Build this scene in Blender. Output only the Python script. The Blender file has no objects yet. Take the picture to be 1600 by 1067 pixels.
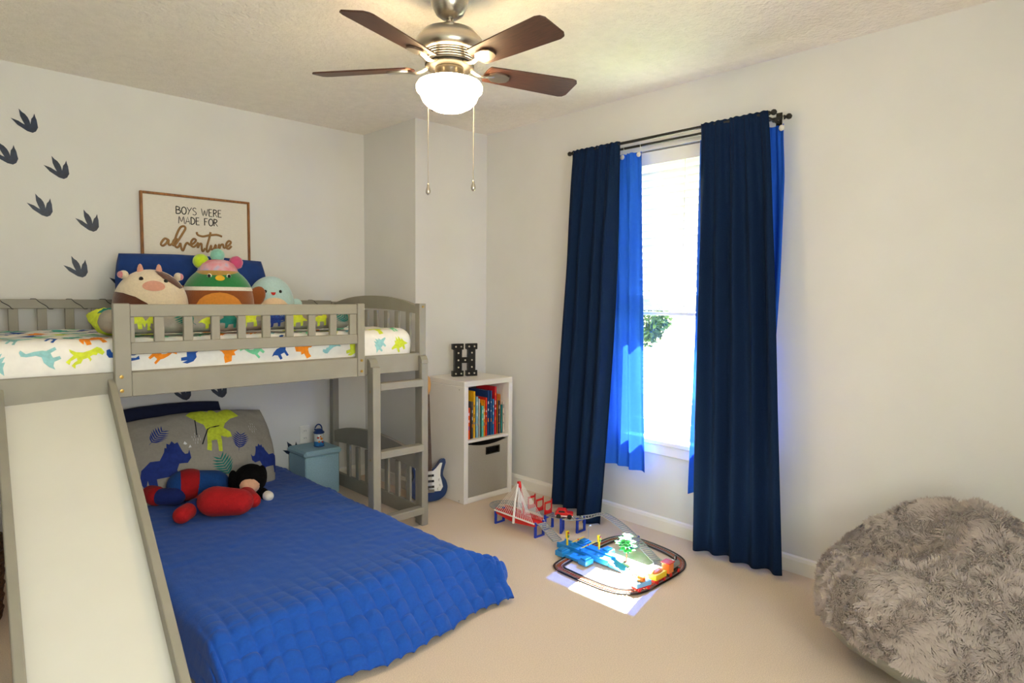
import bpy, bmesh, math, random
import numpy as np
from mathutils import Vector, Matrix, noise
from mathutils.geometry import tessellate_polygon
random.seed(7)
PI = math.pi
sc = bpy.context.scene
C = sc.collection

# ---------------------------------------------------------------- camera
CAMR = Matrix(((0.72075222, 0.04054231, -0.69200618), (-0.6931348, 0.05506211, -0.71870182), (0.00896549, 0.9976595, 0.06778743)))
CAMZ = 1.297
FPX = 998.52
cd = bpy.data.cameras.new('camera'); cam = bpy.data.objects.new('camera', cd); C.objects.link(cam)
cam.matrix_world = Matrix.Translation((0, 0, CAMZ)) @ CAMR.to_4x4()
cd.sensor_width = 36; cd.lens = FPX / 1600 * 36; cd.clip_start = .02
sc.camera = cam

# ---------------------------------------------------------------- sky, sun, daylight, exposure
SKY = 8.5; SUN = 190.0
w = bpy.data.worlds.new('sky'); sc.world = w; w.use_nodes = True
bg = w.node_tree.nodes['Background']; bg.inputs[0].default_value = (1, .97, .92, 1); bg.inputs[1].default_value = SKY
sd = bpy.data.lights.new('sun', 'SUN'); so = bpy.data.objects.new('sun', sd); C.objects.link(so)
sd.energy = SUN; sd.angle = math.radians(.6); sd.color = (1, .95, .88)
so.rotation_euler = Vector((-1.0, -.25, -1.20)).to_track_quat('-Z', 'Y').to_euler()
so.location = (6, 3, 6)
def portal(name, loc, rot, sx, sy):
    l = bpy.data.lights.new(name, 'AREA'); l.shape = 'RECTANGLE'; l.size = sx; l.size_y = sy
    l.cycles.is_portal = True
    o = bpy.data.objects.new(name, l); C.objects.link(o); o.location = loc; o.rotation_euler = rot
portal('window_portal', (3.17, 1.885, 1.32), (0, PI / 2, 0), 1.6, .83)
portal('fill_window_portal', (.4, -.72, 1.38), (PI / 2, 0, 0), 1.5, 1.5)  # sky light through the added, unseen opening behind the camera
sc.view_settings.view_transform = 'Standard'; sc.view_settings.look = 'None'
sc.view_settings.gamma = 1; sc.view_settings.use_curve_mapping = False
sc.view_settings.exposure = 0.6
sc.cycles.max_bounces = 10; sc.cycles.diffuse_bounces = 6; sc.cycles.transparent_max_bounces = 12
sc.cycles.sample_clamp_indirect = 8; sc.cycles.caustics_reflective = False; sc.cycles.caustics_refractive = False

# ---------------------------------------------------------------- helpers
def at(px, py, ax, val):
    """point of a photo pixel on the world plane axis=val"""
    d = CAMR @ Vector((px - 800, 533.5 - py, -FPX)); t = (val - (0, 0, CAMZ)[ax]) / d[ax]
    return Vector((0, 0, CAMZ)) + d * t
def lin(h):
    h = h.lstrip('#'); v = [int(h[i:i + 2], 16) / 255 for i in (0, 2, 4)]
    return tuple(c / 12.92 if c <= .04045 else ((c + .055) / 1.055) ** 2.4 for c in v) + (1,)
MATS = {}
def mat(name, col, rough=.6, var=.06, scale=30, bump=0, bscale=None, metal=0, sheen=0, spec=.4, stretch=None, detail=3, bdist=.01):
    if name in MATS: return MATS[name]
    m = bpy.data.materials.new(name); m.use_nodes = True; N = m.node_tree.nodes; L = m.node_tree.links
    b = N['Principled BSDF']; c = lin(col)
    b.inputs['Roughness'].default_value = rough; b.inputs['Metallic'].default_value = metal
    b.inputs['Specular IOR Level'].default_value = spec
    if sheen: b.inputs['Sheen Weight'].default_value = sheen
    tc = N.new('ShaderNodeTexCoord'); mp = N.new('ShaderNodeMapping'); L.new(tc.outputs['Object'], mp.inputs[0])
    if stretch: mp.inputs['Scale'].default_value = stretch
    n = N.new('ShaderNodeTexNoise'); n.inputs['Scale'].default_value = scale; n.inputs['Detail'].default_value = detail
    L.new(mp.outputs[0], n.inputs['Vector'])
    r = N.new('ShaderNodeValToRGB'); L.new(n.outputs['Fac'], r.inputs[0]); L.new(r.outputs[0], b.inputs['Base Color'])
    r.color_ramp.elements[0].position = .3; r.color_ramp.elements[1].position = .7
    r.color_ramp.elements[0].color = tuple(max(0, x * (1 - var * 1.5)) for x in c[:3]) + (1,)
    r.color_ramp.elements[1].color = tuple(min(1, x * (1 + var * 1.5)) for x in c[:3]) + (1,)
    if bump:
        n2 = N.new('ShaderNodeTexNoise'); n2.inputs['Scale'].default_value = bscale or scale * 3; n2.inputs['Detail'].default_value = 3
        L.new(mp.outputs[0], n2.inputs['Vector'])
        bp = N.new('ShaderNodeBump'); bp.inputs['Strength'].default_value = bump; bp.inputs['Distance'].default_value = bdist
        L.new(n2.outputs['Fac'], bp.inputs['Height']); L.new(bp.outputs[0], b.inputs['Normal'])
    MATS[name] = m; return m
def emis(name, col, s):
    m = bpy.data.materials.new(name); m.use_nodes = True; N = m.node_tree.nodes
    b = N['Principled BSDF']; b.inputs['Base Color'].default_value = lin(col); b.inputs['Roughness'].default_value = .25
    b.inputs['Emission Color'].default_value = lin(col); b.inputs['Emission Strength'].default_value = s
    MATS[name] = m; return m
def sheer(name, col, transp, transl):
    m = bpy.data.materials.new(name); m.use_nodes = True; N = m.node_tree.nodes; L = m.node_tree.links
    out = N['Material Output']; N.remove(N['Principled BSDF'])
    d = N.new('ShaderNodeBsdfDiffuse'); d.inputs[0].default_value = lin(col)
    t = N.new('ShaderNodeBsdfTranslucent'); t.inputs[0].default_value = lin(col)
    x = N.new('ShaderNodeBsdfTransparent'); x.inputs[0].default_value = lin(col)
    wv = N.new('ShaderNodeTexNoise'); wv.inputs['Scale'].default_value = 60
    tc = N.new('ShaderNodeTexCoord'); L.new(tc.outputs['Object'], wv.inputs['Vector'])
    mr = N.new('ShaderNodeMapRange'); mr.inputs['To Min'].default_value = transp - .06; mr.inputs['To Max'].default_value = transp + .06
    L.new(wv.outputs['Fac'], mr.inputs['Value'])
    a = N.new('ShaderNodeMixShader'); a.inputs[0].default_value = transl; L.new(d.outputs[0], a.inputs[1]); L.new(t.outputs[0], a.inputs[2])
    b = N.new('ShaderNodeMixShader'); L.new(mr.outputs[0], b.inputs[0]); L.new(a.outputs[0], b.inputs[1]); L.new(x.outputs[0], b.inputs[2])
    L.new(b.outputs[0], out.inputs[0]); MATS[name] = m; return m
def glass(name):
    m = bpy.data.materials.new(name); m.use_nodes = True; N = m.node_tree.nodes; L = m.node_tree.links
    out = N['Material Output']; N.remove(N['Principled BSDF'])
    g = N.new('ShaderNodeBsdfGlossy'); g.inputs['Roughness'].default_value = .02
    x = N.new('ShaderNodeBsdfTransparent'); x.inputs[0].default_value = (.93, .96, .95, 1)
    a = N.new('ShaderNodeMixShader'); a.inputs[0].default_value = .06
    L.new(x.outputs[0], a.inputs[1]); L.new(g.outputs[0], a.inputs[2]); L.new(a.outputs[0], out.inputs[0]); MATS[name] = m; return m

def worg(o):
    v = Vector((0, 0, 0))
    while o is not None: v += o.location; o = o.parent
    return v
def link(o, parent, world_loc=None):
    C.objects.link(o)
    if parent is not None: o.parent = parent
    if world_loc is not None: o.location = Vector(world_loc) - (worg(parent) if parent else Vector((0, 0, 0)))
    return o
def tag(o, label=None, cat=None, group=None, kind=None):
    if label: o['label'] = label
    if cat: o['category'] = cat
    if group: o['group'] = group
    if kind: o['kind'] = kind
    return o
def thing(name, label, cat, loc=(0, 0, 0), group=None):
    o = bpy.data.objects.new(name, None); o.empty_display_size = .05
    link(o, None, loc); return tag(o, label, cat, group)
class MB:
    def __init__(s): s.v = []; s.f = []
    def add(s, vs, fs, M=None):
        k = len(s.v); s.v += [tuple(M @ Vector(p)) if M else tuple(p) for p in vs]; s.f += [tuple(i + k for i in f) for f in fs]; return s
    def box(s, lo, hi, M=None):
        (a, b, c), (d, e, f) = lo, hi
        return s.add([(a, b, c), (d, b, c), (d, e, c), (a, e, c), (a, b, f), (d, b, f), (d, e, f), (a, e, f)],
                     [(0, 3, 2, 1), (4, 5, 6, 7), (0, 1, 5, 4), (1, 2, 6, 5), (2, 3, 7, 6), (3, 0, 4, 7)], M)
    def prism(s, poly, t, M=None):
        """2-D outline in local xy, from z=0 to z=t"""
        n = len(poly); area = sum(poly[i][0] * poly[(i + 1) % n][1] - poly[(i + 1) % n][0] * poly[i][1] for i in range(n))
        if area < 0: poly = poly[::-1]
        vs = [(x, y, 0) for x, y in poly] + [(x, y, t) for x, y in poly]
        tri = tessellate_polygon([[Vector((x, y, 0)) for x, y in poly]])
        fs = [(a, c, b) if ((poly[b][0] - poly[a][0]) * (poly[c][1] - poly[a][1]) - (poly[b][1] - poly[a][1]) * (poly[c][0] - poly[a][0])) > 0 else (a, b, c) for a, b, c in tri]
        fs = fs + [tuple(i + n for i in reversed(f)) for f in fs]
        fs += [(i, (i + 1) % n, (i + 1) % n + n, i + n) for i in range(n)]
        return s.add(vs, fs, M)
    def tube(s, pts, r, n=8, flat=None):
        P = [Vector(p) for p in pts]; m = len(P); k = len(s.v)
        up = Vector((0, 0, 1))
        for i, p in enumerate(P):
            d = (P[min(i + 1, m - 1)] - P[max(i - 1, 0)]).normalized()
            if flat is not None: a = Vector(flat)
            else:
                a = up if abs(d.dot(up)) < .95 else Vector((1, 0, 0))
            u = d.cross(a).normalized(); vv = u.cross(d).normalized()
            rr = r[i] if isinstance(r, (list, tuple)) else r
            ru, rv = rr if isinstance(rr, (list, tuple)) else (rr, rr)
            for j in range(n):
                t = 2 * PI * j / n; s.v.append(tuple(p + u * ru * math.cos(t) + vv * rv * math.sin(t)))
        for i in range(m - 1):
            for j in range(n):
                a = k + i * n + j; b = k + i * n + (j + 1) % n; s.f.append((a, b, b + n, a + n))
        s.f.append(tuple(k + j for j in reversed(range(n)))); s.f.append(tuple(k + (m - 1) * n + j for j in range(n)))
        return s
    def lathe(s, prof, n=32, M=None, sx=1, sy=1):
        vs = []; fs = []; m = len(prof)
        for r, z in prof:
            for j in range(n):
                t = 2 * PI * j / n; vs.append((r * math.cos(t) * sx, r * math.sin(t) * sy, z))
        for i in range(m - 1):
            for j in range(n):
                a = i * n + j; b = i * n + (j + 1) % n; fs.append((a, b, b + n, a + n))
        fs.append(tuple(reversed(range(n)))); fs.append(tuple((m - 1) * n + j for j in range(n)))
        return s.add(vs, fs, M)
    def ball(s, c, r, n=16, M=None):
        rx, ry, rz = r if isinstance(r, (tuple, list)) else (r, r, r); m = n // 2
        prof = [(max(math.sin(PI * i / m), .001), -math.cos(PI * i / m)) for i in range(m + 1)]
        T = Matrix.Translation(c) @ Matrix.Diagonal((rx, ry, rz, 1))
        return s.lathe(prof, n, (M @ T) if M else T)
    def grid(s, fn, nu, nv, closed_u=False):
        k = len(s.v)
        for j in range(nv + 1):
            for i in range(nu if closed_u else nu + 1): s.v.append(tuple(fn(i / nu, j / nv)))
        w = nu if closed_u else nu + 1
        for j in range(nv):
            for i in range(nu):
                a = k + j * w + i; b = k + j * w + (i + 1) % w; s.f.append((a, b, b + w, a + w))
        return s
    def build(s, name, m, parent=None, smooth=False, org=None, bevel=0, solid=0, auto=None):
        o0 = Vector(org) if org is not None else (worg(parent) if parent else Vector((0, 0, 0)))
        me = bpy.data.meshes.new(name); me.from_pydata([tuple(Vector(p) - o0) for p in s.v], [], s.f)
        me.update()
        if auto is not None:
            me.shade_smooth(); me.set_sharp_from_angle(angle=math.radians(auto))
        elif smooth: me.shade_smooth()
        me.materials.append(m)
        o = bpy.data.objects.new(name, me); link(o, parent, o0)
        if solid: q = o.modifiers.new('thick', 'SOLIDIFY'); q.thickness = solid; q.offset = 0
        if bevel: q = o.modifiers.new('bevel', 'BEVEL'); q.width = bevel; q.segments = 2; q.limit_method = 'ANGLE'
        return o
BOXC = {}
def bx(name, m, lo, hi, parent=None, bevel=.003, rot=None):
    """a bevelled board lo..hi; alike boards share mesh data"""
    lo = Vector(lo); hi = Vector(hi); c = (lo + hi) / 2; h = (hi - lo) / 2
    key = (round(h.x, 4), round(h.y, 4), round(h.z, 4), m.name, bevel)
    me = BOXC.get(key)
    if me is None:
        b = bmesh.new(); bmesh.ops.create_cube(b, size=1, matrix=Matrix.Diagonal((2 * h.x, 2 * h.y, 2 * h.z, 1)))
        if bevel: bmesh.ops.bevel(b, geom=b.edges[:], offset=min(bevel, .45 * 2 * min(h)), segments=1, affect='EDGES', profile=.5)
        me = bpy.data.meshes.new(name); b.to_mesh(me); b.free(); me.materials.append(m); BOXC[key] = me
    o = bpy.data.objects.new(name, me); link(o, parent, c)
    if rot: o.rotation_euler = rot
    return o
def smooth01(a, b, x):
    t = max(0, min(1, (x - a) / (b - a))); return t * t * (3 - 2 * t)
def catmull(P, k=6):
    P = [Vector(p) for p in P]; out = []
    for i in range(len(P) - 1):
        a, b, c, d = P[max(i - 1, 0)], P[i], P[i + 1], P[min(i + 2, len(P) - 1)]
        for j in range(k):
            t = j / k; out.append(.5 * (2 * b + (c - a) * t + (2 * a - 5 * b + 4 * c - d) * t * t + (3 * b - a - 3 * c + d) * t ** 3))
    out.append(P[-1]); return out
def splittri(a, b, c, L, out):
    e = [((a - b).length, 0), ((b - c).length, 1), ((c - a).length, 2)]; l, i = max(e)
    if l <= L: out.append((a, b, c)); return
    if i == 0: m = (a + b) / 2; splittri(a, m, c, L, out); splittri(m, b, c, L, out)
    elif i == 1: m = (b + c) / 2; splittri(a, b, m, L, out); splittri(a, m, c, L, out)
    else: m = (c + a) / 2; splittri(a, b, m, L, out); splittri(m, b, c, L, out)
def decal(name, polys, fn, m, parent, L=.02):
    """flat printed shape: 2-D outlines laid onto a surface by fn(u,v)->point just above it"""
    mb = MB(); idx = {}
    for poly in polys:
        V = [Vector((x, y, 0)) for x, y in poly]
        for t in tessellate_polygon([V]):
            tris = []; splittri(*[V[i] for i in t], L, tris)
            for tr in tris:
                if (tr[1] - tr[0]).cross(tr[2] - tr[0]).z < 0: tr = (tr[0], tr[2], tr[1])
                f = []
                for p in tr:
                    k = (round(p.x, 5), round(p.y, 5))
                    if k not in idx: idx[k] = len(mb.v); mb.v.append(tuple(fn(p.x, p.y)))
                    f.append(idx[k])
                if len(set(f)) == 3: mb.f.append(tuple(f))
    return mb.build(name, m, parent, smooth=True)
def place(poly, x, y, s, rot=0, flip=False, cx=.5, cy=.5):
    c, sn = math.cos(rot), math.sin(rot); o = []
    for a, b in poly:
        a -= cx; b -= cy
        if flip: a = -a
        o.append((x + s * (a * c - b * sn), y + s * (a * sn + b * c)))
    return o

TREX = [(0, .35), (.2, .42), (.35, .55), (.45, .75), (.5, .95), (.62, 1), (.78, .97), (.8, .86), (.66, .82), (.68, .74), (.6, .68), (.58, .58), (.68, .55), (.7, .46), (.64, .5), (.56, .5), (.5, .38), (.55, .25), (.48, .12), (.56, .02), (.42, .02), (.4, .15), (.42, .25), (.34, .3), (.3, .12), (.36, 0), (.22, 0), (.22, .14), (.22, .3), (.1, .3)]
SAURO = [(0, .3), (.15, .42), (.35, .5), (.55, .48), (.66, .6), (.72, .85), (.8, .98), (.94, .97), (1, .9), (.9, .86), (.82, .82), (.8, .6), (.74, .38), (.68, .28), (.7, 0), (.6, 0), (.57, .2), (.4, .2), (.38, 0), (.27, 0), (.26, .22), (.14, .3)]
TRIC = [(0, .25), (.08, .5), (.25, .64), (.42, .62), (.52, .78), (.55, .88), (.58, .86), (.6, .97), (.65, .93), (.7, 1), (.74, .92), (.8, .94), (.82, .85), (.86, .72), (.9, .66), (.96, .66), (1, .74), (1, .55), (.92, .46), (.76, .48), (.7, .36), (.74, .02), (.6, .02), (.58, .25), (.3, .25), (.28, .02), (.14, .02), (.14, .26), (.06, .06)]
PTERO = [(0, .75), (.2, .95), (.42, .85), (.5, .97), (.6, .85), (.85, 1), (1, .8), (.82, .72), (.7, .6), (.66, .5), (.78, .42), (.8, .32), (.72, .3), (.6, .33), (.62, .02), (.55, .02), (.52, .24), (.42, .22), (.42, .02), (.34, .04), (.36, .4), (.3, .55), (.18, .6)]
STEGO = [(0, .2), (.2, .4), (.28, .6), (.34, .52), (.4, .76), (.48, .6), (.54, .8), (.62, .58), (.68, .66), (.72, .48), (.86, .42), (1, .36), (.98, .28), (.84, .28), (.72, .25), (.7, 0), (.6, 0), (.58, .18), (.38, .18), (.36, 0), (.26, 0), (.24, .22)]
def leaf_polys(x, y, s, rot, n=7):
    P = [[(.49, 0), (.51, 0), (.505, 1), (.495, 1)]]
    for i in range(n):
        v = .15 + .75 * i / n; ln = .42 * math.sin(PI * (.25 + .65 * i / n))
        for sg in (-1, 1):
            P.append([(.5, v), (.5 + sg * ln * .6, v + .1), (.5 + sg * ln, v + .24), (.5 + sg * ln * .55, v + .17), (.5, v + .055)])
    return [place(p, x, y, s, rot) for p in P]

# ================================================================ materials
wall_m = mat('wall_paint', '#dbdad8', .75, .012, 4, .12, 90, bdist=.004)
ceil_m = mat('ceiling_texture', '#f1eae1', .9, .02, 20, .6, 60, bdist=.014)
carpet_m = mat('carpet', '#d9c5b1', .95, .10, 260, .6, 420, sheen=.2, bdist=.006)
trim_m = mat('white_trim', '#ece9e3', .4, .01, 10)
white_m = mat('white_laminate', '#e6e2dd', .4, .01, 8)
vinyl_m = mat('window_vinyl', '#f2f2f0', .35, .01, 8)
blind_m = mat('blind_rail', '#f4f4f1', .45, .01, 8)
slat_m = sheer('blind_slat', '#f2f1ec', .0, .04)
bed_m = mat('grey_bed_paint', '#8d897e', .5, .03, 12)
deck_m = mat('slide_deck', '#d2d1ca', .32, .01, 6, spec=.5)
gold_m = mat('brass_bolt', '#a98a4c', .35, .05, 20, metal=1)
steel_m = mat('brushed_nickel', '#b9b2a6', .28, .05, 6, metal=1, stretch=(1, 1, 40))
walnut_m = mat('walnut_blade', '#43291f', .45, .22, 14, stretch=(1.2, 14, 1), detail=6)
navy_m = mat('navy_curtain_fabric', '#10223f', .95, .10, 220, .25, 500, spec=.1)
black_m = mat('black_metal', '#17150f', .4, .05, 20)
footprint_m = mat('footprint_vinyl', '#1d2a41', .35, .25, 40)
sheer_m = sheer('sheer_blue', '#2a60cc', .07, .09)
pane_m = glass('window_glass')
RX, BY, CX0, CY0, H = 3.05, 4.067, 2.437, 3.44, 2.44       # right wall, back wall, chase corner, ceiling
LX, FY = -.55, -.62

# ================================================================ the room
o = MB().box((LX - .12, FY - .12, -.1), (RX + .2, BY + .12, 0)).build('floor', carpet_m); tag(o, 'beige low pile carpet covering the bedroom floor', kind='structure')
o = MB().box((LX - .12, FY - .12, H), (RX + .2, BY + .12, H + .1)).build('ceiling', ceil_m); tag(o, 'white knockdown textured ceiling', kind='structure')
o = MB().box((LX - .12, BY, 0), (RX + .2, BY + .12, H)).build('wall_back', wall_m); tag(o, kind='structure')
o = MB().box((CX0, CY0, 0), (RX + .001, BY + .001, H)).build('wall_chase', wall_m); tag(o, kind='structure')
o = MB().box((LX - .12, FY - .12, 0), (LX, BY, H)).build('wall_left', wall_m); tag(o, kind='structure')
WY0, WY1, WZ0, WZ1 = 1.47, 2.30, .515, 2.125
m = MB(); T = .2
m.box((RX, FY - .12, 0), (RX + T, WY0, H)).box((RX, WY1, 0), (RX + T, BY, H)).box((RX, WY0, 0), (RX + T, WY1, WZ0)).box((RX, WY0, WZ1), (RX + T, WY1, H))
o = m.build('wall_right', wall_m); tag(o, kind='structure')
m = MB(); a0, a1, b0, b1 = -.35, 1.15, .63, 2.13           # unseen window added behind the camera to let in fill daylight
m.box((LX, FY - .12, 0), (a0, FY, H)).box((a1, FY - .12, 0), (RX, FY, H)).box((a0, FY - .12, 0), (a1, FY, b0)).box((a0, FY - .12, b1), (a1, FY, H))
o = m.build('wall_front', wall_m); tag(o, kind='structure')
w2 = MB().box((a0, FY - .1, b0), (a1, FY - .06, b0 + .05)).box((a0, FY - .1, b1 - .05), (a1, FY - .06, b1)).box((a0, FY - .1, b0), (a0 + .05, FY - .06, b1)).box((a1 - .05, FY - .1, b0), (a1, FY - .06, b1)).box(((a0 + a1) / 2 - .03, FY - .1, b0), ((a0 + a1) / 2 + .03, FY - .06, b1)).build('fill_window', vinyl_m)
tag(w2, kind='structure')
MB().box((a0 + .05, FY - .084, b0 + .05), (a1 - .05, FY - .08, b1 - .05)).build('pane', pane_m, w2)
def baseboard(name, lo, hi, axis, sgn):
    z1 = .082
    if axis == 0:   # runs along y on an x wall
        poly = [(0, 0), (.016, 0), (.016, z1 - .02), (.011, z1 - .006), (0, z1)]
        M = Matrix(((sgn, 0, 0, lo[0]), (0, 0, 1, lo[1]), (0, 1, 0, 0), (0, 0, 0, 1))); ln = hi[1] - lo[1]
    else:
        poly = [(0, 0), (.016, 0), (.016, z1 - .02), (.011, z1 - .006), (0, z1)]
        M = Matrix(((0, 0, 1, lo[0]), (sgn, 0, 0, lo[1]), (0, 1, 0, 0), (0, 0, 0, 1))); ln = hi[0] - lo[0]
    o = MB().prism(poly, ln, M).build(name, trim_m); tag(o, kind='structure')
baseboard('baseboard_right', (RX, FY), (RX, CY0), 0, -1)
baseboard('baseboard_back', (LX, BY), (CX0, BY), 1, -1)
baseboard('baseboard_chase', (CX0, CY0), (RX, CY0), 1, -1)
baseboard('baseboard_chase_side', (CX0, CY0), (CX0, BY), 0, -1)
baseboard('baseboard_left', (LX, FY), (LX, BY), 0, 1)

# window in the right wall: frame, two sashes with panes, sill
win = bpy.data.objects.new('window_1', None); link(win, None, (RX + .1, (WY0 + WY1) / 2, WZ0)); tag(win, 'white single hung window between the blue curtains', kind='structure')
x0, x1 = RX + .095, RX + .165
for nm, lo, hi in (('frame_jamb', (x0, WY0, WZ0), (x1, WY0 + .035, WZ1)), ('frame_jamb', (x0, WY1 - .035, WZ0), (x1, WY1, WZ1)), ('frame_head', (x0, WY0 + .035, WZ1 - .04), (x1, WY1 - .035, WZ1)), ('frame_foot', (x0, WY0 + .035, WZ0), (x1, WY1 - .035, WZ0 + .045))):
    bx(nm, vinyl_m, lo, hi, win)
for k, (za, zb, xo) in enumerate(((WZ0 + .045, 1.34, x0 + .012), (1.30, WZ1 - .04, x0 + .04))):
    ya, yb = WY0 + .035, WY1 - .035; r = .035
    s = MB().box((xo, ya, za), (xo + .025, ya + r, zb)).box((xo, yb - r, za), (xo + .025, yb, zb)).box((xo, ya + r, za), (xo + .025, yb - r, za + r)).box((xo, ya + r, zb - r), (xo + .025, yb - r, zb)).build('sash', vinyl_m, win)
    MB().box((xo + .01, ya + r, za + r), (xo + .014, yb - r, zb - r)).build('pane', pane_m, s)
bx('sill', trim_m, (RX - .035, WY0 - .05, WZ0 - .026), (RX, WY1 + .05, WZ0 + .004), win, .005); bx('sill_stool', trim_m, (RX - .001, WY0, WZ0), (RX + .1, WY1, WZ0 + .004), win, 0)
bx('apron', trim_m, (RX - .014, WY0 - .03, WZ0 - .085), (RX, WY1 + .03, WZ0 - .028), win, .004)

# wall socket
ot = thing('wall_outlet', 'white electrical outlet plate low on the back wall above the blue storage cube', 'outlet', (1.965, BY, .36))
bx('plate', trim_m, (1.93, BY - .006, .30), (2.0, BY, .42), ot, .002)
for z in (.335, .385):
    r_ = bx('receptacle', trim_m, (1.948, BY - .009, z - .014), (1.982, BY - .006, z + .014), ot, .001)
    for dx in (-.006, .006): bx('slot', black_m, (1.965 + dx - .001, BY - .0095, z - .005), (1.965 + dx + .001, BY - .009, z + .006), r_, 0)

# ================================================================ outside the window
grass_m = mat('lawn', '#5d6b45', .9, .15, 3)
bl = mat('pale_siding', '#cfc8bd', .8, .05, 3); roofm = mat('roof_shingle', '#7a756e', .9, .1, 8); leafm = mat('tree_leaf', '#3a5228', .6, .3, 4); barkm = mat('bark', '#3a2e24', .9, .2, 8); brickm = mat('neighbour_brick', '#d0a184', .9, .1, 5)
o = MB().box((3.6, -25, -3.2), (60, 45, -3.0)).build('ground', grass_m); tag(o, 'lawn outside the window', kind='structure')
nh = thing('neighbour_house', 'pale house with a shingled roof seen through the window', 'house', (15, 10, -3))
bx('wall', bl, (13, 7.6, -3), (19, 15.5, -1.0), nh, 0); bx('brick_wall', brickm, (12.7, 6.6, -3), (13, 7.6, -1.05), nh, 0)
for k in range(8):
    xa = 12.5 + k * .45; za = -.95 + k * .075
    M = Matrix.Translation((xa, 0, za)) @ Matrix.Rotation(-math.atan2(.075, .45) + .05, 4, 'Y')
    MB().box((0, 7.9 + .33 * k, 0), (.5, 15.8, .045), M).build('roof_course', roofm, nh)
bx('ridge', roofm, (16.05, 10.5, -.4), (16.3, 15.8, -.3), nh, .02)
tr = thing('tree', 'leafy green tree outside the window', 'tree', (10.4, 8.0, -3))
tp = MB().tube([(10.4, 8, -3), (10.45, 8.05, -1), (10.4, 7.9, .2), (10.35, 7.5, 1.1)], [.16, .13, .09, .03]).build('trunk', barkm, tr, smooth=True)
m = MB(); rr = random.Random(3)
for k in range(1500):
    cx, cy, cz, R = rr.choice([(10.4, 7.75, 1.3, .85), (10.5, 8.4, 1.1, .9), (10.3, 7.05, 1.05, .42), (10.4, 6.98, .68, .28), (10.4, 6.75, .95, .22)])
    d = Vector((rr.gauss(0, 1), rr.gauss(0, 1), rr.gauss(0, 1))).normalized() * R * rr.random() ** .4
    p = Vector((cx, cy, cz)) + d; q = Vector((rr.gauss(0, 1), rr.gauss(0, 1), rr.gauss(0, 1))).normalized(); r2 = q.orthogonal().normalized(); ls = .09
    m.add([p - q * ls, p + r2 * ls * .45, p + q * ls, p - r2 * ls * .45], [(0, 1, 2, 3)])
tag(m.build('foliage', leafm, tr), kind='stuff')

# ================================================================ ceiling fan
FX, FYc, FZ = 1.527, 1.936, 2.152
fan = thing('ceiling_fan', 'brushed nickel ceiling fan with brown wooden blades and a lit glass bowl', 'ceiling fan', (FX, FYc, H))
Mf = Matrix.Translation((FX, FYc, 0))
MB().lathe([(.072, 2.44), (.074, 2.41), (.066, 2.375), (.05, 2.345), (.03, 2.332), (.012, 2.33)], 40, Mf).build('canopy', steel_m, fan, smooth=True)
MB().lathe([(.0125, 2.35), (.0125, 2.285)], 20, Mf).build('downrod', steel_m, fan, smooth=True)
MB().lathe([(.013, 2.312), (.03, 2.31), (.034, 2.296), (.06, 2.292), (.1, 2.278), (.123, 2.25), (.128, 2.228), (.126, 2.21), (.112, 2.2), (.1, 2.198)], 56, Mf).build('motor_housing', steel_m, fan, smooth=True)
prof = []
for k in range(5):
    z = 2.2 - k * .0075; prof += [(.1 - k * .003, z), (.104 - k * .003, z - .002), (.104 - k * .003, z - .005), (.1 - k * .003, z - .007)]
MB().lathe(prof, 48, Mf).build('vent_ring', steel_m, fan, auto=40)
MB().lathe([(.09, 2.166), (.092, 2.16), (.09, 2.152), (.05, 2.15)], 40, Mf).build('rotor_plate', black_m, fan, smooth=True)
MB().lathe([(.052, 2.153), (.054, 2.14), (.054, 2.112), (.06, 2.108), (.06, 2.1)], 40, Mf).build('switch_housing', steel_m, fan, smooth=True)
bowl_m = emis('lit_glass', '#ffdba6', 32)
MB().lathe([(.055, 2.108), (.095, 2.105), (.117, 2.096), (.125, 2.082), (.122, 2.067), (.111, 2.057), (.107, 2.047), (.1, 2.031), (.084, 2.014), (.06, 2.001), (.032, 1.994), (.004, 1.992)], 56, Mf).build('glass_bowl', bowl_m, fan, smooth=True)
bo = []
L0, L1 = .155, .53
for k in range(9): t = k / 8; bo.append((L0 + .012 * math.cos(PI / 2 + PI * t), .05 * math.sin(PI / 2 + PI * t)))
bo += [(.3, -.058), (.5, -.066), (.52, -.06), (.53, -.045), (.53, .045), (.52, .06), (.5, .066), (.3, .058)]
Mb = Matrix.Rotation(math.radians(-13), 4, 'X')
bm_ = MB().prism(bo, .006, Mb)
im = MB()
im.prism([(.16, -.012), (.18, -.028), (.215, -.03), (.24, -.018), (.245, 0), (.24, .018), (.215, .03), (.18, .028), (.16, .012)], .007, Matrix.Rotation(math.radians(-13), 4, 'X') @ Matrix.Translation((0, 0, -.008)))
im.tube(catmull([(.075, 0, .012), (.1, 0, -.004), (.13, 0, -.012), (.155, 0, -.008), (.18, 0, -.004)], 4), [(.011, .005)] * 17, 10)
for k in range(5):
    a = math.radians(-90 + 72 * k)
    if k == 0:
        b0_ = MB(); b0_.v = list(bm_.v); b0_.f = bm_.f
        bl_ = b0_.build('blade', walnut_m, None, org=(0, 0, 0), bevel=.0015); me_b = bl_.data
        i0 = im.build('blade_iron', steel_m, None, org=(0, 0, 0), auto=40); me_i = i0.data
        blade0, iron0 = bl_, i0
    else:
        bl_ = blade0.copy(); C.objects.link(bl_); i0 = iron0.copy(); C.objects.link(i0)
    bl_.parent = fan; bl_.location = (0, 0, FZ - H); bl_.rotation_euler = (0, 0, a)
    i0.parent = bl_; i0.location = (0, 0, 0)
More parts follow.
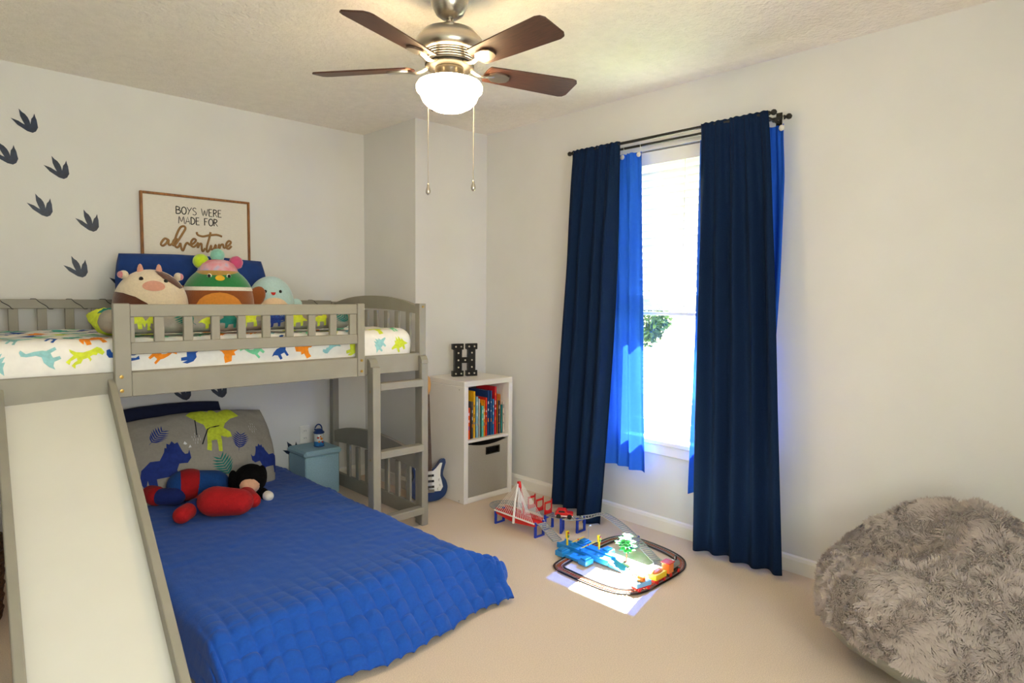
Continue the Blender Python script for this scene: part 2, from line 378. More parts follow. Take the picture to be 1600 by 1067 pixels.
for (px, ztop, zend) in ((669, 2.1, 1.715), (740, 2.1, 1.745)):
    p = at(px, 200, 1, FYc - .03 if px > 700 else FYc + .02)
    t_ = (FX - .055) if px < 700 else FX + .055
    q = Vector((p.x, p.y, 0))
    pc = MB(); pts = [(FX + (q.x - FX) * .55, FYc + (q.y - FYc) * .55, 2.115), (q.x, q.y, 2.112), (q.x, q.y, 2.09)]
    n = int((2.09 - zend) / .006)
    pc.tube([pts[0], pts[1], (q.x, q.y, zend)], .0012, 6)
    for j in range(n): pc.ball((q.x, q.y, 2.09 - j * .006), .0019, 6)
    c_ = pc.build('pull_chain', steel_m, fan, smooth=True)
    MB().lathe([(.002, zend + .004), (.004, zend), (.005, zend - .008), (.009, zend - .022), (.009, zend - .03), (.004, zend - .037), (.001, zend - .038)], 16, Matrix.Translation((q.x, q.y, 0))).build('chain_weight', steel_m, c_, smooth=True)

# ================================================================ dinosaur footprints on the wall
FOOT = [(.42, -.62), (.62, -.5), (.76, -.22), (.74, .02), (.72, .3), (.66, .5), (.62, .72), (.54, .5), (.42, .34), (.36, .08), (.34, -.04), (.3, .2), (.22, .42), (.08, .62), (-.08, .74), (-.24, .94), (-.22, .68), (-.2, .44), (-.1, .16), (.02, -.12), (-.12, -.04), (-.32, .1), (-.5, .16), (-.74, .24), (-.56, .02), (-.4, -.18), (-.14, -.36), (.12, -.54)]
FOOT = [(a - .08, b - .1) for a, b in FOOT]
def footprint(px, py, label, s=.072, rot=0):
    p = at(px, py, 1, BY)
    M = Matrix.Translation((p.x, BY - .0005, p.z)) @ Matrix.Rotation(PI / 2, 4, 'X')
    poly = place(FOOT, 0, 0, s, rot, cx=0, cy=0)
    o = MB().prism(poly, .0012, M).build('dinosaur_footprint', footprint_m, org=(p.x, BY, p.z)); tag(o, label, 'wall decal', 'dinosaur footprint decals on the back wall')
for px, py, lb, rot in ((40, 190, 'navy dinosaur footprint decal, the topmost on the wall', .05), (8, 240, 'navy dinosaur footprint decal cut by the left edge of the picture', .1), (90, 263, 'navy dinosaur footprint decal third from the top of the trail', .02), (64, 322, 'navy dinosaur footprint decal fourth from the top of the trail', -.02), (138, 346, 'navy dinosaur footprint decal left of the framed sign', -.05), (120, 418, 'navy dinosaur footprint decal just above the grey bed rail', 0), (190, 437, 'navy dinosaur footprint decal mostly hidden by the blue pillow', 0),
                       (285, 612, 'dark dinosaur footprint decal under the top bunk, the left one', -.06), (342, 608, 'dark dinosaur footprint decal under the top bunk, the right one', -.12), (455, 702, 'dark dinosaur footprint decal peeking out behind the blue storage cube', .1)):
    footprint(px, py, lb, rot=rot)

# ================================================================ framed sign
sgn_w = mat('sign_board', '#ded8cd', .7, .03, 14, stretch=(3, 1, 20)); sgn_f = mat('sign_frame_wood', '#8a5a2c', .5, .25, 20, stretch=(6, 6, 1)); ink = mat('sign_ink', '#141210', .7, .02, 5); brn = mat('sign_brown_letters', '#8f6a3c', .6, .08, 20)
sx0, sx1, sz0, sz1 = 1.003, 1.612, 1.492, 1.878
sg = thing('framed_sign', 'white wood sign in a thin brown frame reading BOYS WERE MADE FOR adventure', 'sign', ((sx0 + sx1) / 2, BY, sz0))
bx('board', sgn_w, (sx0 + .008, BY - .014, sz0 + .008), (sx1 - .008, BY - .003, sz1 - .008), sg, 0)
for lo, hi in (((sx0, BY - .026, sz0), (sx0 + .013, BY - .002, sz1)), ((sx1 - .013, BY - .026, sz0), (sx1, BY - .002, sz1)), ((sx0 + .013, BY - .026, sz0), (sx1 - .013, BY - .002, sz0 + .013)), ((sx0 + .013, BY - .026, sz1 - .013), (sx1 - .013, BY - .002, sz1))):
    bx('frame_rail', sgn_f, lo, hi, sg, .002)
GL = {'B': [[(0, 0), (0, 1)], [(0, 1), (.45, .9), (.5, .72), (.3, .55), (0, .53)], [(.3, .55), (.6, .42), (.62, .18), (.4, .03), (0, 0)]], 'O': [[(.35, 1), (.1, .8), (.02, .45), (.15, .1), (.38, 0), (.6, .15), (.7, .5), (.6, .85), (.35, 1)]],
      'Y': [[(0, 1), (.34, .5)], [(.7, 1), (.34, .5), (.12, 0)]], 'S': [[(.55, .88), (.35, 1), (.1, .88), (.08, .68), (.3, .52), (.52, .36), (.52, .14), (.3, 0), (.02, .1)]], 'W': [[(0, 1), (.25, 0), (.48, .8), (.68, 0), (.98, 1)]],
      'E': [[(.04, 0), (.04, 1)], [(.04, 1), (.5, 1)], [(.04, .52), (.42, .54)], [(.04, 0), (.54, .02)]], 'R': [[(.04, 0), (.04, 1)], [(.04, 1), (.45, .92), (.5, .7), (.3, .52), (.04, .48)], [(.2, .5), (.6, 0)]],
      'M': [[(0, 0), (.1, 1), (.42, .25), (.74, 1), (.86, 0)]], 'A': [[(0, 0), (.34, 1), (.68, 0)], [(.14, .35), (.56, .35)]], 'D': [[(.04, 0), (.04, 1)], [(.04, 1), (.45, .85), (.62, .5), (.45, .12), (.04, 0)]], 'F': [[(.04, 0), (.04, 1)], [(.04, 1), (.52, 1)], [(.04, .54), (.42, .54)]]}
ADV = {'B': .78, 'O': .82, 'Y': .8, 'S': .72, 'W': 1.12, 'E': .68, 'R': .74, 'M': 1.02, 'A': .8, 'D': .78, 'F': .66, ' ': .62}
def caps(text, xa, xb, z0, h):
    tot = sum(ADV[c] for c in text) - .16; k = (xb - xa) / tot; x = xa
    for c in text:
        if c != ' ':
            m = MB()
            for st in GL[c]:
                pts = [(x + a * k, BY - .0145, z0 + b * h) for a, b in st]
                if len(st) > 4: pts = catmull(pts, 3)
                m.tube(pts, [(.0028, .001) if abs(pts[0][0] - pts[-1][0]) < .3 * h else (.002, .001)] * len(pts), 6, flat=(0, 1, 0))
            m.build('printed_letter', ink, sg)
        x += ADV[c] * k
p1 = at(274, 333.5, 1, BY); p2 = at(344.5, 340.5, 1, BY)
caps('BOYS WERE', p1.x, p2.x, (p1.z + p2.z) / 2, .042)
p1 = at(278, 349.5, 1, BY); p2 = at(338.5, 354, 1, BY)
caps('MADE FOR', p1.x, p2.x, (p1.z + p2.z) / 2, .042)
strokes = [[(592, 606), (562, 592), (532, 622), (522, 650), (542, 664), (576, 640), (598, 604), (596, 640), (610, 658), (640, 640), (662, 612), (690, 606), (668, 596), (645, 622), (640, 655), (660, 658), (690, 620), (740, 540), (766, 492), (750, 470), (716, 482), (684, 540), (662, 610), (664, 664), (686, 682), (706, 660), (716, 640), (724, 682), (742, 714), (766, 656), (788, 636), (812, 656), (850, 640), (872, 610), (850, 596), (826, 622), (822, 660), (850, 676), (882, 652), (894, 634), (890, 686), (905, 655), (926, 644), (930, 692), (940, 722), (964, 690)],
           [(1018, 530), (1002, 600), (980, 680), (984, 726), (1008, 704), (1024, 662), (1026, 702), (1050, 696), (1070, 656), (1072, 692), (1092, 700), (1104, 652), (1106, 696), (1116, 664), (1142, 652), (1150, 684), (1170, 682), (1206, 656), (1222, 630), (1200, 618), (1176, 646), (1176, 684), (1200, 696), (1228, 668)],
           [(880, 528), (890, 556), (940, 572), (1000, 562), (1080, 556), (1132, 574)]]
m = MB()
for st in strokes:
    pts = catmull([at(170 + a / 6.4, 280 + b / 6.4, 1, BY - .016) for a, b in st], 4)
    m.tube(pts, [(.0062, .003)] * len(pts), 8, flat=(0, 1, 0))
m.build('script_word', brn, sg, smooth=True)

# ================================================================ loft bed with slide and ladder
bed = thing('loft_bed', 'grey wooden loft bed with guard rail, ladder and white slide', 'bed', (1.13, 3.43, 0))
X0, X1, Y0, Y1 = .10, 2.155, 2.94, 3.985
PW = .045
def bolt(x, y, z, parent, nrm='y'):
    M = Matrix.Translation((x, y, z)) @ (Matrix.Rotation(PI / 2, 4, 'X') if nrm == 'y' else Matrix.Rotation(PI / 2, 4, 'Y'))
    return MB().lathe([(.0075, 0), (.0075, .003), (.0035, .0035), (.0035, .0015)], 12, M).build('bolt', gold_m, parent, auto=40)
def bpart(n, lo, hi, parent=bed, bev=.003): return bx(n, bed_m, lo, hi, parent, bev)
for xa in (X0, X1 - PW):
    for ya in (Y0, Y1 - PW):
        p = bpart('post', (xa, ya, 0), (xa + PW, ya + PW, 1.262))
        if xa > 1 and ya < 3: bolt(X1 - .022, Y0, 1.244, p)
def arch_panel(xa, top_end, top_mid, depth, bot_lo, bot_hi, slat_ys, name):
    """arched end panel: bowed top board, slats and a bottom board, lying in a plane x = xa"""
    ya, yb = Y0 + PW, Y1 - PW; n = 16
    up = []; lo = []
    for k in range(n + 1):
        t = k / n; y = ya + (yb - ya) * t; b = 1 - (2 * t - 1) ** 2
        up.append((y, top_end + (top_mid - top_end) * (b ** .8))); lo.append((y, top_end - depth + (top_mid - top_end) * .35 * b))
    M = Matrix(((0, 0, 1, xa), (1, 0, 0, 0), (0, 1, 0, 0), (0, 0, 0, 1)))
    pn = MB().prism(lo + up[::-1], .024, M).build(name, bed_m, bed, bevel=.002)
    bx('bottom_board', bed_m, (xa, ya, bot_lo), (xa + .024, yb, bot_hi), pn)
    for y in slat_ys: bx('slat', bed_m, (xa + .004, y - .02, bot_hi), (xa + .02, y + .02, top_end - depth + .01), pn, .002)
for xa in (X1 - PW + .008, X0 + .012):
    arch_panel(xa, 1.245, 1.305, .04, .885, .985, [3.075 + .115 * k for k in range(7)], 'headboard_panel')
    arch_panel(xa, .385, .452, .075, .02, .105, [3.075 + .115 * k for k in range(7)], 'footboard_panel')
# back guard rail with slats
br = bpart('back_guard_rail', (X0 + PW, Y1 - .04, 1.223), (X1 - PW, Y1 - .015, 1.27))
x = .41
for k in range(-2, 15):
    xs = x + k * .1155
    if xs > 2.08: break
    bx('slat', bed_m, (xs - .02, Y1 - .036, .985), (xs + .02, Y1 - .019, 1.223), br, .002)
bpart('back_side_rail', (X0 + PW, Y1 - .04, .885), (X1 - PW, Y1 - .015, .985))
# front rail, guard rail
bpart('front_side_rail', (X0 + PW, Y0, .885), (X1 - PW, Y0 + .025, .985))
gy0, gy1 = Y0 - .027, Y0 - .001
for xa, xb in ((.615, .674), (1.702, 1.743)):
    s = bpart('guard_stile', (xa, gy0 - .004, .885), (xb, gy1, 1.262))
    xm = (xa + xb) / 2
    for z in (.912, .968): bolt(xm if xa > 1 else xa + .022, gy0 - .004, z, s)
g = bpart('guard_top_rail', (.674, gy0, 1.207), (1.702, gy1, 1.258))
bpart('guard_lower_rail', (.674, gy0, 1.055), (1.702, gy1, 1.104))
bpart('front_rail_board', (.674, gy0, .885), (1.702, gy1, .983))
op = [(196, 210.6), (241.4, 257.3), (287.5, 302), (331, 344.4), (372.5, 385), (411, 423.5), (448, 459.6), (483, 494), (516.5, 527), (547.4, 559)]
for a, b in op:
    xa = at(a, 505, 1, gy0).x; xb = at(b, 505, 1, gy0).x
    bpart('guard_slat', (max(xa, .675), gy0 + .004, 1.104), (min(xb, 1.701), gy1 - .004, 1.207), bed, .002)
# slats that carry the mattress
for k in range(12):
    xs = .22 + k * .165; bpart('mattress_slat', (xs, Y0 + .03, .898), (xs + .07, Y1 - .042, .914))
# ladder
lad = bpart('ladder', (2.100, Y0 - .037, 0), (2.143, Y0 - .002, .93)); 
def stile_top(xa, xb, parent):
    poly = [(Y0 - .037, 0), (Y0 - .002, 0), (Y0 - .002, .035), (Y0 - .008, .042), (Y0 - .022, .036), (Y0 - .034, .018)]
    M = Matrix(((0, 0, 1, xa), (1, 0, 0, 0), (0, 1, 0, .93), (0, 0, 0, 1)))
    MB().prism(poly, xb - xa, M).build('stile_top', bed_m, parent)
stile_top(2.100, 2.143, lad)
st2 = bx('ladder_stile', bed_m, (1.772, Y0 - .06, 0), (1.818, Y0 - .002, .93), lad); stile_top(1.772, 1.818, lad)
for z in (.842, .475, .115):
    bx('rung', bed_m, (1.818, Y0 - .058, z - .04), (2.100, Y0 - .004, z), lad, .004)
for z in (.80, .435, .075): bolt(1.772, Y0 - .03, z, lad, 'x')
# slide: tilted deck between two rails
SA = math.atan(.65); Msl = Matrix.Translation((.432, 2.95, .90)) @ Matrix.Rotation(math.radians(-4.0), 4, 'Z') @ Matrix.Rotation(PI, 4, 'Z') @ Matrix.Rotation(SA, 4, 'Y').inverted()
# local frame: +y of slide = down the slope
Msl = Matrix.Translation((.432, 2.95, .90)) @ Matrix.Rotation(math.radians(-4.0), 4, 'Z') @ Matrix.Rotation(SA, 4, 'X')
LN = 1.58
sl = MB().box((-.163, -LN, -.012), (.163, .0, 0), Msl).build('slide', deck_m, bed); sl['label'] = 'smooth white slide deck'
for xa, xb in ((-.19, -.163), (.163, .19)):
    MB().box((xa, -LN - .02, -.05), (xb, .03, .052), Msl).build('slide_rail', bed_m, sl, bevel=.004)
for t in (.25, .8, 1.35): MB().box((-.163, -t - .04, -.04), (.163, -t, -.013), Msl).build('slide_crossbar', bed_m, sl)
# thin dark cord wound round the back rail
m = MB(); pts = []
for k in range(220):
    t = k / 219; a = 2 * PI * 13 * t; xx = .16 + 1.92 * t
    cy, cz = Y1 - .0275, 1.2465; c, s = math.cos(a), math.sin(a); q = max(abs(c) / .0145, abs(s) / .0255)
    pts.append((xx, cy + c / q, cz + s / q))
m.tube(pts, .0017, 5); o = m.build('cord', black_m, smooth=True); tag(o, 'thin dark cord wound round the back rail of the bed', 'cord')

# ================================================================ print colours
pc = {k: mat('print_' + k, v, .85, .08, 60) for k, v in dict(blue='#1d4fa0', teal='#3fa9a0', aqua='#8fc4c8', lime='#cfdc3c', orange='#f08c1e', green='#79cfa0', navy='#1e3482', white='#e8e8ea', black='#18181c', darkteal='#1f7a70').items()}
sheet_m = mat('white_dino_sheet', '#e9e7e4', .85, .02, 40, .15, 14, bdist=.02)
greyfab = mat('grey_dino_fabric', '#9d978c', .85, .03, 80, .2, 22, bdist=.02)

# ================================================================ upper mattress with printed sheet
MX0, MX1, MY0, MY1, MZ0, MZ1 = .155, 2.098, 2.972, 3.94, .916, 1.118
MR = .055
def mat_section(s):
    """s metres from the back top edge over the top, down the front, back underneath"""
    top = MY1 - MY0 - 2 * MR; fr = MZ1 - MZ0 - 2 * MR; arc = MR * PI / 2
    L = [top, arc, fr, arc, top, arc, fr, arc]; tot = sum(L); s %= tot
    cs = [(MY1 - MR, MZ1 - MR), (MY0 + MR, MZ1 - MR), (MY0 + MR, MZ0 + MR), (MY1 - MR, MZ0 + MR)]
    if s < top: return (MY1 - MR - s, MZ1)
    s -= top
    if s < arc: a = s / MR; return (MY0 + MR - MR * math.sin(a), MZ1 - MR + MR * math.cos(a))
    s -= arc
    if s < fr: return (MY0, MZ1 - MR - s)
    s -= fr
    if s < arc: a = s / MR; return (MY0 + MR - MR * math.cos(a), MZ0 + MR - MR * math.sin(a))
    s -= arc
    if s < top: return (MY0 + MR + s, MZ0)
    s -= top
    if s < arc: a = s / MR; return (MY1 - MR + MR * math.sin(a), MZ0 + MR - MR * math.cos(a))
    s -= arc
    if s < fr: return (MY1, MZ0 + MR + s)
    s -= fr; a = s / MR; return (MY1 - MR + MR * math.cos(a), MZ1 - MR + MR * math.sin(a))
MTOT = 2 * (MY1 - MY0 - 2 * MR) + 2 * (MZ1 - MZ0 - 2 * MR) + 2 * PI * MR
def mat_pt(x, s, off=0):
    y, z = mat_section(s); e = min(x - MX0, MX1 - x); k = 0
    if e < .06: k = .06 * (1 - math.sqrt(max(0, 1 - (1 - max(e, 0) / .06) ** 2)))
    cy, cz = (MY0 + MY1) / 2, (MZ0 + MZ1) / 2
    hy, hz = (MY1 - MY0) / 2, (MZ1 - MZ0) / 2
    n = Vector((0, (y - cy) if abs(z - cz) < hz - MR + .001 else (0 if abs(y - cy) < hy - MR else (y - cy) - math.copysign(hy - MR, y - cy)), (z - cz) if abs(y - cy) < hy - MR + .001 else (0 if abs(z - cz) < hz - MR else (z - cz) - math.copysign(hz - MR, z - cz))))
    n = n.normalized() if n.length else Vector((0, 0, 1))
    wv = .006 * noise.noise(Vector((x * 6, y * 6, z * 9))) + .003 * noise.noise(Vector((x * 19, y * 11, z * 14)))
    if z < MZ0 + .05: wv = min(wv, 0) - .002
    return Vector((x, cy + (y - cy) * (1 - k / hy), cz + (z - cz) * (1 - k / hz))) + n * (wv + off)
m = MB()
NX, NS = 150, 96
m.grid(lambda u, v: mat_pt(MX0 + (MX1 - MX0) * v, u * MTOT), NS, NX, True)
m.f.append(tuple(range(NS - 1, -1, -1))); m.f.append(tuple(NX * NS + i for i in range(NS)))
um = m.build('mattress', sheet_m, smooth=True, org=((MX0 + MX1) / 2, (MY0 + MY1) / 2, MZ0)); tag(um, 'upper bunk mattress in a white sheet printed with colourful dinosaurs', 'mattress')
rr = random.Random(11); shapes = [TREX, SAURO, STEGO, TRIC, PTERO]; cols = ['blue', 'teal', 'lime', 'orange', 'green', 'aqua']
row = 0; s = .06
while s < 1.03:
    x = MX0 + .1 + (.06 if row % 2 else 0)
    while x < MX1 - .06:
        sz = rr.uniform(.09, .125)
        decal('dinosaur_print', [place(rr.choice(shapes), x, s, sz, rr.uniform(0, 2 * PI), rr.random() < .5)], lambda a, b: mat_pt(a, b, .0012), pc[cols[rr.randrange(6)]], um, .025)
        x += rr.uniform(.115, .145)
    s += .112; row += 1

# ================================================================ pillows
class Pillow:
    def __init__(s, c, U, V, a, b, t, seed=0, p=3.2, rd=.13):
        s.rd = rd
        s.c = Vector(c); s.U = Vector(U).normalized(); s.V = Vector(V); s.V = (s.V - s.U * s.V.dot(s.U)).normalized(); s.N = s.U.cross(s.V); s.a = a; s.b = b; s.t = t; s.seed = seed; s.p = p
    def pt(s, u, v, side=1, off=0):
        """u,v in -1..1"""
        e = (max(0, 1 - abs(u) ** s.p) * max(0, 1 - abs(v) ** s.p)) ** .5
        pinch_u = math.sqrt(1 - s.rd * v * v) + .012 * noise.noise(Vector((v * 2.3, s.seed, 1))); pinch_v = math.sqrt(1 - s.rd * u * u) + .02 * noise.noise(Vector((u * 2.3, s.seed, 5)))
        q = Vector((u * 2 + s.seed, v * 2, side * 3.1))
        h = s.t * e + e * .012 * noise.noise(q * 1.4) + .006 * noise.noise(q * 4) * min(1, e * 2 + .2)
        return s.c + s.U * u * s.a * pinch_u + s.V * v * s.b * pinch_v + s.N * (side * h + off)
    def build(s, name, m, n=34):
        mb = MB()
        f = lambda u: math.sin(u * PI / 2) * .5 + u * .5
        mb.grid(lambda u, v: s.pt(f(2 * u - 1), f(2 * v - 1), 1), n, n); mb.grid(lambda u, v: s.pt(f(2 * u - 1), f(1 - 2 * v), -1), n, n)
        o = mb.build(name, m, smooth=True, org=s.c - s.V * s.b); bm = bmesh.new(); bm.from_mesh(o.data); bmesh.ops.remove_doubles(bm, verts=bm.verts, dist=.0008); bm.to_mesh(o.data); bm.free(); o.data.shade_smooth(); return o
    def print(s, polys, m, parent, name='dinosaur_print', L=.018, off=.0015):
        """outlines in metres from the pillow centre"""
        return decal(name, polys, lambda x, y: s.pt(max(-.985, min(.985, x / s.a)), max(-.985, min(.985, y / s.b)), 1, off), m, parent, L)
bluevel = mat('blue_velvet', '#0b3478', .85, .06, 30, .2, 26, sheen=.08, bdist=.02)
navyp = mat('navy_pillowcase', '#141c3c', .85, .06, 30, .2, 30, bdist=.02)
P1 = Pillow((1.245, 3.885, 1.315), (1, 0, -.012), (0, .22, 1), .41, .215, .055, 2, 5)
o = P1.build('pillow', bluevel); tag(o, 'large royal blue pillow propped against the wall behind the plush animals', 'pillow')
# rolled comforter behind the guard rail
def roll(x, a, off=0):
    wob = .008 * noise.noise(Vector((x * 7, 0, 4))); r = .052 + .008 * noise.noise(Vector((x * 5, math.cos(a) * 1.2, math.sin(a) * 1.2))) + .004 * noise.noise(Vector((x * 22, math.cos(a) * 3, math.sin(a) * 3)))
    e = min(x - .60, 1.755 - x)
    if e < .05: r *= math.sqrt(max(.02, 1 - (1 - max(e, 0) / .05) ** 2))
    return Vector((x, 3.10 + wob + (r + off) * 1.5 * math.cos(a), 1.181 + max(-.052, (r + off) * math.sin(a))))
m = MB(); m.grid(lambda u, v: roll(.60 + 1.155 * v, 2 * PI * u), 28, 110, True); m.f.append(tuple(range(27, -1, -1))); m.f.append(tuple(110 * 28 + i for i in range(28)))
rc = m.build('rolled_comforter', greyfab, smooth=True, org=(1.18, 3.1, 1.125)); tag(rc, 'grey dinosaur comforter rolled up behind the guard rail', 'comforter')
def rprint(polys, c, L=.015): decal('dinosaur_print', polys, lambda x, s_: roll(x, PI - s_ / .055, .0015), pc[c], rc, L)
for x, c, shp in ((.70, 'lime', TRIC), (.79, 'lime', TREX), (1.02, 'lime', SAURO), (1.2, 'lime', TRIC), (1.43, 'lime', STEGO), (1.56, 'lime', SAURO), (1.1, 'darkteal', STEGO), (1.32, 'navy', STEGO)):
    rprint([place(shp, x, .02, .11, .1, rr.random() < .5)], c)
for x, c in ((.92, 'darkteal'), (1.34, 'blue'), (1.68, 'darkteal')): rprint(leaf_polys(x, .015, .1, .9), c)
P2 = Pillow((.70, 3.27, 1.175), (1, .12, 0), (-.1, 1, .35), .095, .10, .045, 5)
o = P2.build('pillow', pc['lime'], 22); tag(o, 'small green and navy printed pillow at the left end of the rolled comforter', 'pillow')
P2.print([place(SAURO, -.02, .05, .13, .3)], pc['darkteal'], o); P2.print([place(STEGO, -.02, -.05, .13, .1)], pc['navy'], o)

# ================================================================ plush animals on the bunk
class Plush:
    def __init__(s, x, y, z, w, h, face, d=.86): s.o = Vector((x, y, z)); s.w = w; s.h = h; s.face = face; s.d = d
    def r(s, t):
        q = (.36 - t) / .36 if t < .36 else (t - .36) / .64
        return s.w / 2 * max(0, 1 - min(1, q) ** (3.0 if t < .36 else 2.2)) ** .5
    def pt(s, az, t, off=0):
        """az metres-free angle from the face, t 0..1 up the body"""
        r = s.r(t) + off; a = s.face + az
        F = Vector((math.cos(s.face), math.sin(s.face), 0)); S = Vector((-math.sin(s.face), math.cos(s.face), 0))
        return s.o + F * r * s.d * math.cos(az) + S * r * math.sin(az) + Vector((0, 0, s.h * t + (off if t > .9 else 0)))
    def body(s, name, m, parent, t0=0, t1=1, off=0):
        mb = MB(); n, k = 40, 26; f = lambda v: t0 + (t1 - t0) * (1 - math.cos(PI * v)) / 2
        mb.grid(lambda u, v: s.pt(2 * PI * u, f(v), off), n, k, True); mb.f.append(tuple(range(n - 1, -1, -1))); mb.f.append(tuple(k * n + i for i in range(n)))
        return mb.build(name, m, parent, smooth=True)
    def patch(s, name, poly, m, parent, off=.002): return decal(name, [[(a, b) for a, b in poly]], lambda a, b: s.pt(a, b, off), m, parent, .06)
    def blob(s, name, az, t, r, m, parent, off=0, up=0):
        p = s.pt(az, t, off); a = s.face + az; M = Matrix.Translation(p + Vector((0, 0, up))) @ Matrix.Rotation(a, 4, 'Z')
        return MB().ball((0, 0, 0), r, 14, M).build(name, m, parent, smooth=True)
def ell(ca, ct, ra, rt, n=20): return [(ca + ra * math.cos(2 * PI * k / n), ct + rt * math.sin(2 * PI * k / n)) for k in range(n)]
plc = {k: mat('plush_' + k, v, .9, .04, 90, .25, 160, sheen=.5) for k, v in dict(cream='#e3d3ba', brown='#5a2c14', pink='#d59a86', earpink='#d8828e', green='#1c7a3e', tan='#8a4a18', orange='#d58a34', white='#e6e0d6', aqua='#b4d3d4', peach='#e6c8a6', black='#0f0d0d', yellow='#e8b21c', lime='#b9d820', mint='#86c4b4', hotpink='#c84c7c', red='#c0281e', gold='#b08a44').items()}
hatm = bpy.data.materials.new('tie_dye_hat'); hatm.use_nodes = True
_N = hatm.node_tree.nodes; _L = hatm.node_tree.links; _n = _N.new('ShaderNodeTexNoise'); _n.inputs['Scale'].default_value = 16; _r = _N.new('ShaderNodeValToRGB')
_t = _N.new('ShaderNodeTexCoord'); _L.new(_t.outputs['Object'], _n.inputs['Vector']); _L.new(_n.outputs['Fac'], _r.inputs[0]); _L.new(_r.outputs[0], _N['Principled BSDF'].inputs['Base Color']); _N['Principled BSDF'].inputs['Roughness'].default_value = .9
_r.color_ramp.elements[0].position = .35; _r.color_ramp.elements[0].color = lin('#a8b4d8'); _r.color_ramp.elements[1].position = .62; _r.color_ramp.elements[1].color = lin('#d88a96'); _e = _r.color_ramp.elements.new(.48); _e.color = lin('#d9a9b8')
FACE = math.radians(-118)
# cow
T0 = thing('plush_cow', 'cream and brown plush cow with pink ears behind the guard rail', 'plush toy', (.945, 3.66, MZ1 + .004), 'plush animals on the upper bunk')
pl = Plush(.945, 3.66, MZ1 + .004, .345, .305, FACE); b_ = pl.body('body', plc['cream'], T0)
pl.patch('brown_patch', [(-1.45, .12), (-1.45, .62), (-1.0, .62), (-.6, .60), (-.2, .54), (.1, .44), (.3, .32), (.3, .12), (-.5, .12)], plc['brown'], b_)
pl.patch('brown_patch', [(.7, .84), (.5, .96), (1.0, .97), (1.4, .86), (1.5, .7), (1.2, .68)], plc['brown'], b_)
pl.patch('muzzle', ell(.30, .72, .34, .085), plc['pink'], b_, .005)
for a in (-.14, .76): pl.blob('eye', a, .83 if a < 0 else .80, (.006, .011, .012), plc['black'], b_)
for a, up in ((-1.0, 0), (1.75, -.005)):
    e = pl.blob('ear', a, .9, (.02, .045, .022), plc['cream'], T0, .03, up); pl.blob('inner_ear', a, .9, (.014, .034, .018), plc['earpink'], e, .042, up)
for a, t in ((-.75, .97), (1.0, .97)):
    p = pl.pt(a, t); MB().lathe([(.016, -.01), (.014, .012), (.008, .03), (.001, .036)], 12, Matrix.Translation(p)).build('horn', plc['pink'], T0, smooth=True)
# duck
T0 = thing('plush_duck', 'plush duck with green head, brown body and a hat with three pompoms', 'plush toy', (1.28, 3.665, MZ1 + .004), 'plush animals on the upper bunk')
pl = Plush(1.28, 3.665, MZ1 + .004, .37, .335, FACE + .05); b_ = pl.body('body', plc['tan'], T0)
pl.body('white_collar', plc['white'], b_, .60, .66, .003); pl.body('green_head', plc['green'], b_, .655, .97, .003)
pl.patch('belly', [(a, t) for a, t in ell(.12, .30, .66, .27) if 1], plc['orange'], b_, .003)
pl.patch('beak', ell(.16, .80, .16, .045), plc['yellow'], b_, .008)
for a in (-.22, .50): e = pl.blob('eye', a, .83, (.006, .012, .013), plc['white'], b_, .004); pl.blob('pupil', a, .83, (.006, .009, .01), plc['black'], e, .008)
for a, sg_ in ((-1.45, -1), (1.6, 1)):
    p = pl.pt(a, .5, .012); MB().ball((0, 0, 0), (.018, .045, .065), 16, Matrix.Translation(p) @ Matrix.Rotation(FACE + a + PI / 2, 4, 'Z') @ Matrix.Rotation(.5 * sg_, 4, 'X')).build('wing', plc['tan'], T0, smooth=True)
hz = pl.o.z + pl.h
MB().lathe([(.108, -.052), (.112, -.04), (.106, -.022), (.1, -.018)], 40, Matrix.Translation((pl.o.x, pl.o.y, hz - .008))).build('hat_band', plc['gold'], T0, smooth=True)
MB().lathe([(.103, -.03), (.1, -.012), (.085, .018), (.055, .036), (.02, .043), (.002, .044)], 40, Matrix.Translation((pl.o.x, pl.o.y, hz - .006))).build('hat', hatm, T0, smooth=True)
for (dx, dz, c, r) in ((-.088, .024, 'lime', .04), (.0, .058, 'mint', .037), (.1, .022, 'hotpink', .036)):
    mb = MB(); cc = Vector((pl.o.x + dx * .9, pl.o.y - dx * .25, hz + dz)); mb.ball((0, 0, 0), r, 28)
    mb.v = [tuple(cc + Vector(v) * (1 + .09 * noise.noise(Vector(v) * 130))) for v in mb.v]; mb.build('pompom', plc[c], T0, smooth=True)
# pale blue
T0 = thing('plush_narwhal', 'small pale blue plush creature with a peach belly behind the guard rail', 'plush toy', (1.585, 3.69, MZ1 + .004), 'plush animals on the upper bunk')
pl = Plush(1.585, 3.69, MZ1 + .004, .265, .29, FACE + .12); b_ = pl.body('body', plc['aqua'], T0)
pl.patch('belly', ell(.12, .28, .72, .29), plc['peach'], b_)
for a in (-.28, .44): pl.blob('eye', a, .69, (.005, .009, .01), plc['black'], b_)
pl.patch('mouth', [(-.03, .675), (.2, .675), (.16, .63), (.085, .615), (.01, .63)], plc['red'], b_, .004)
for a in (-1.5, 1.6): p = pl.pt(a, .42, .01); MB().ball((0, 0, 0), (.014, .035, .04), 12, Matrix.Translation(p) @ Matrix.Rotation(FACE + a + PI / 2, 4, 'Z')).build('fin', plc['aqua'], T0, smooth=True)

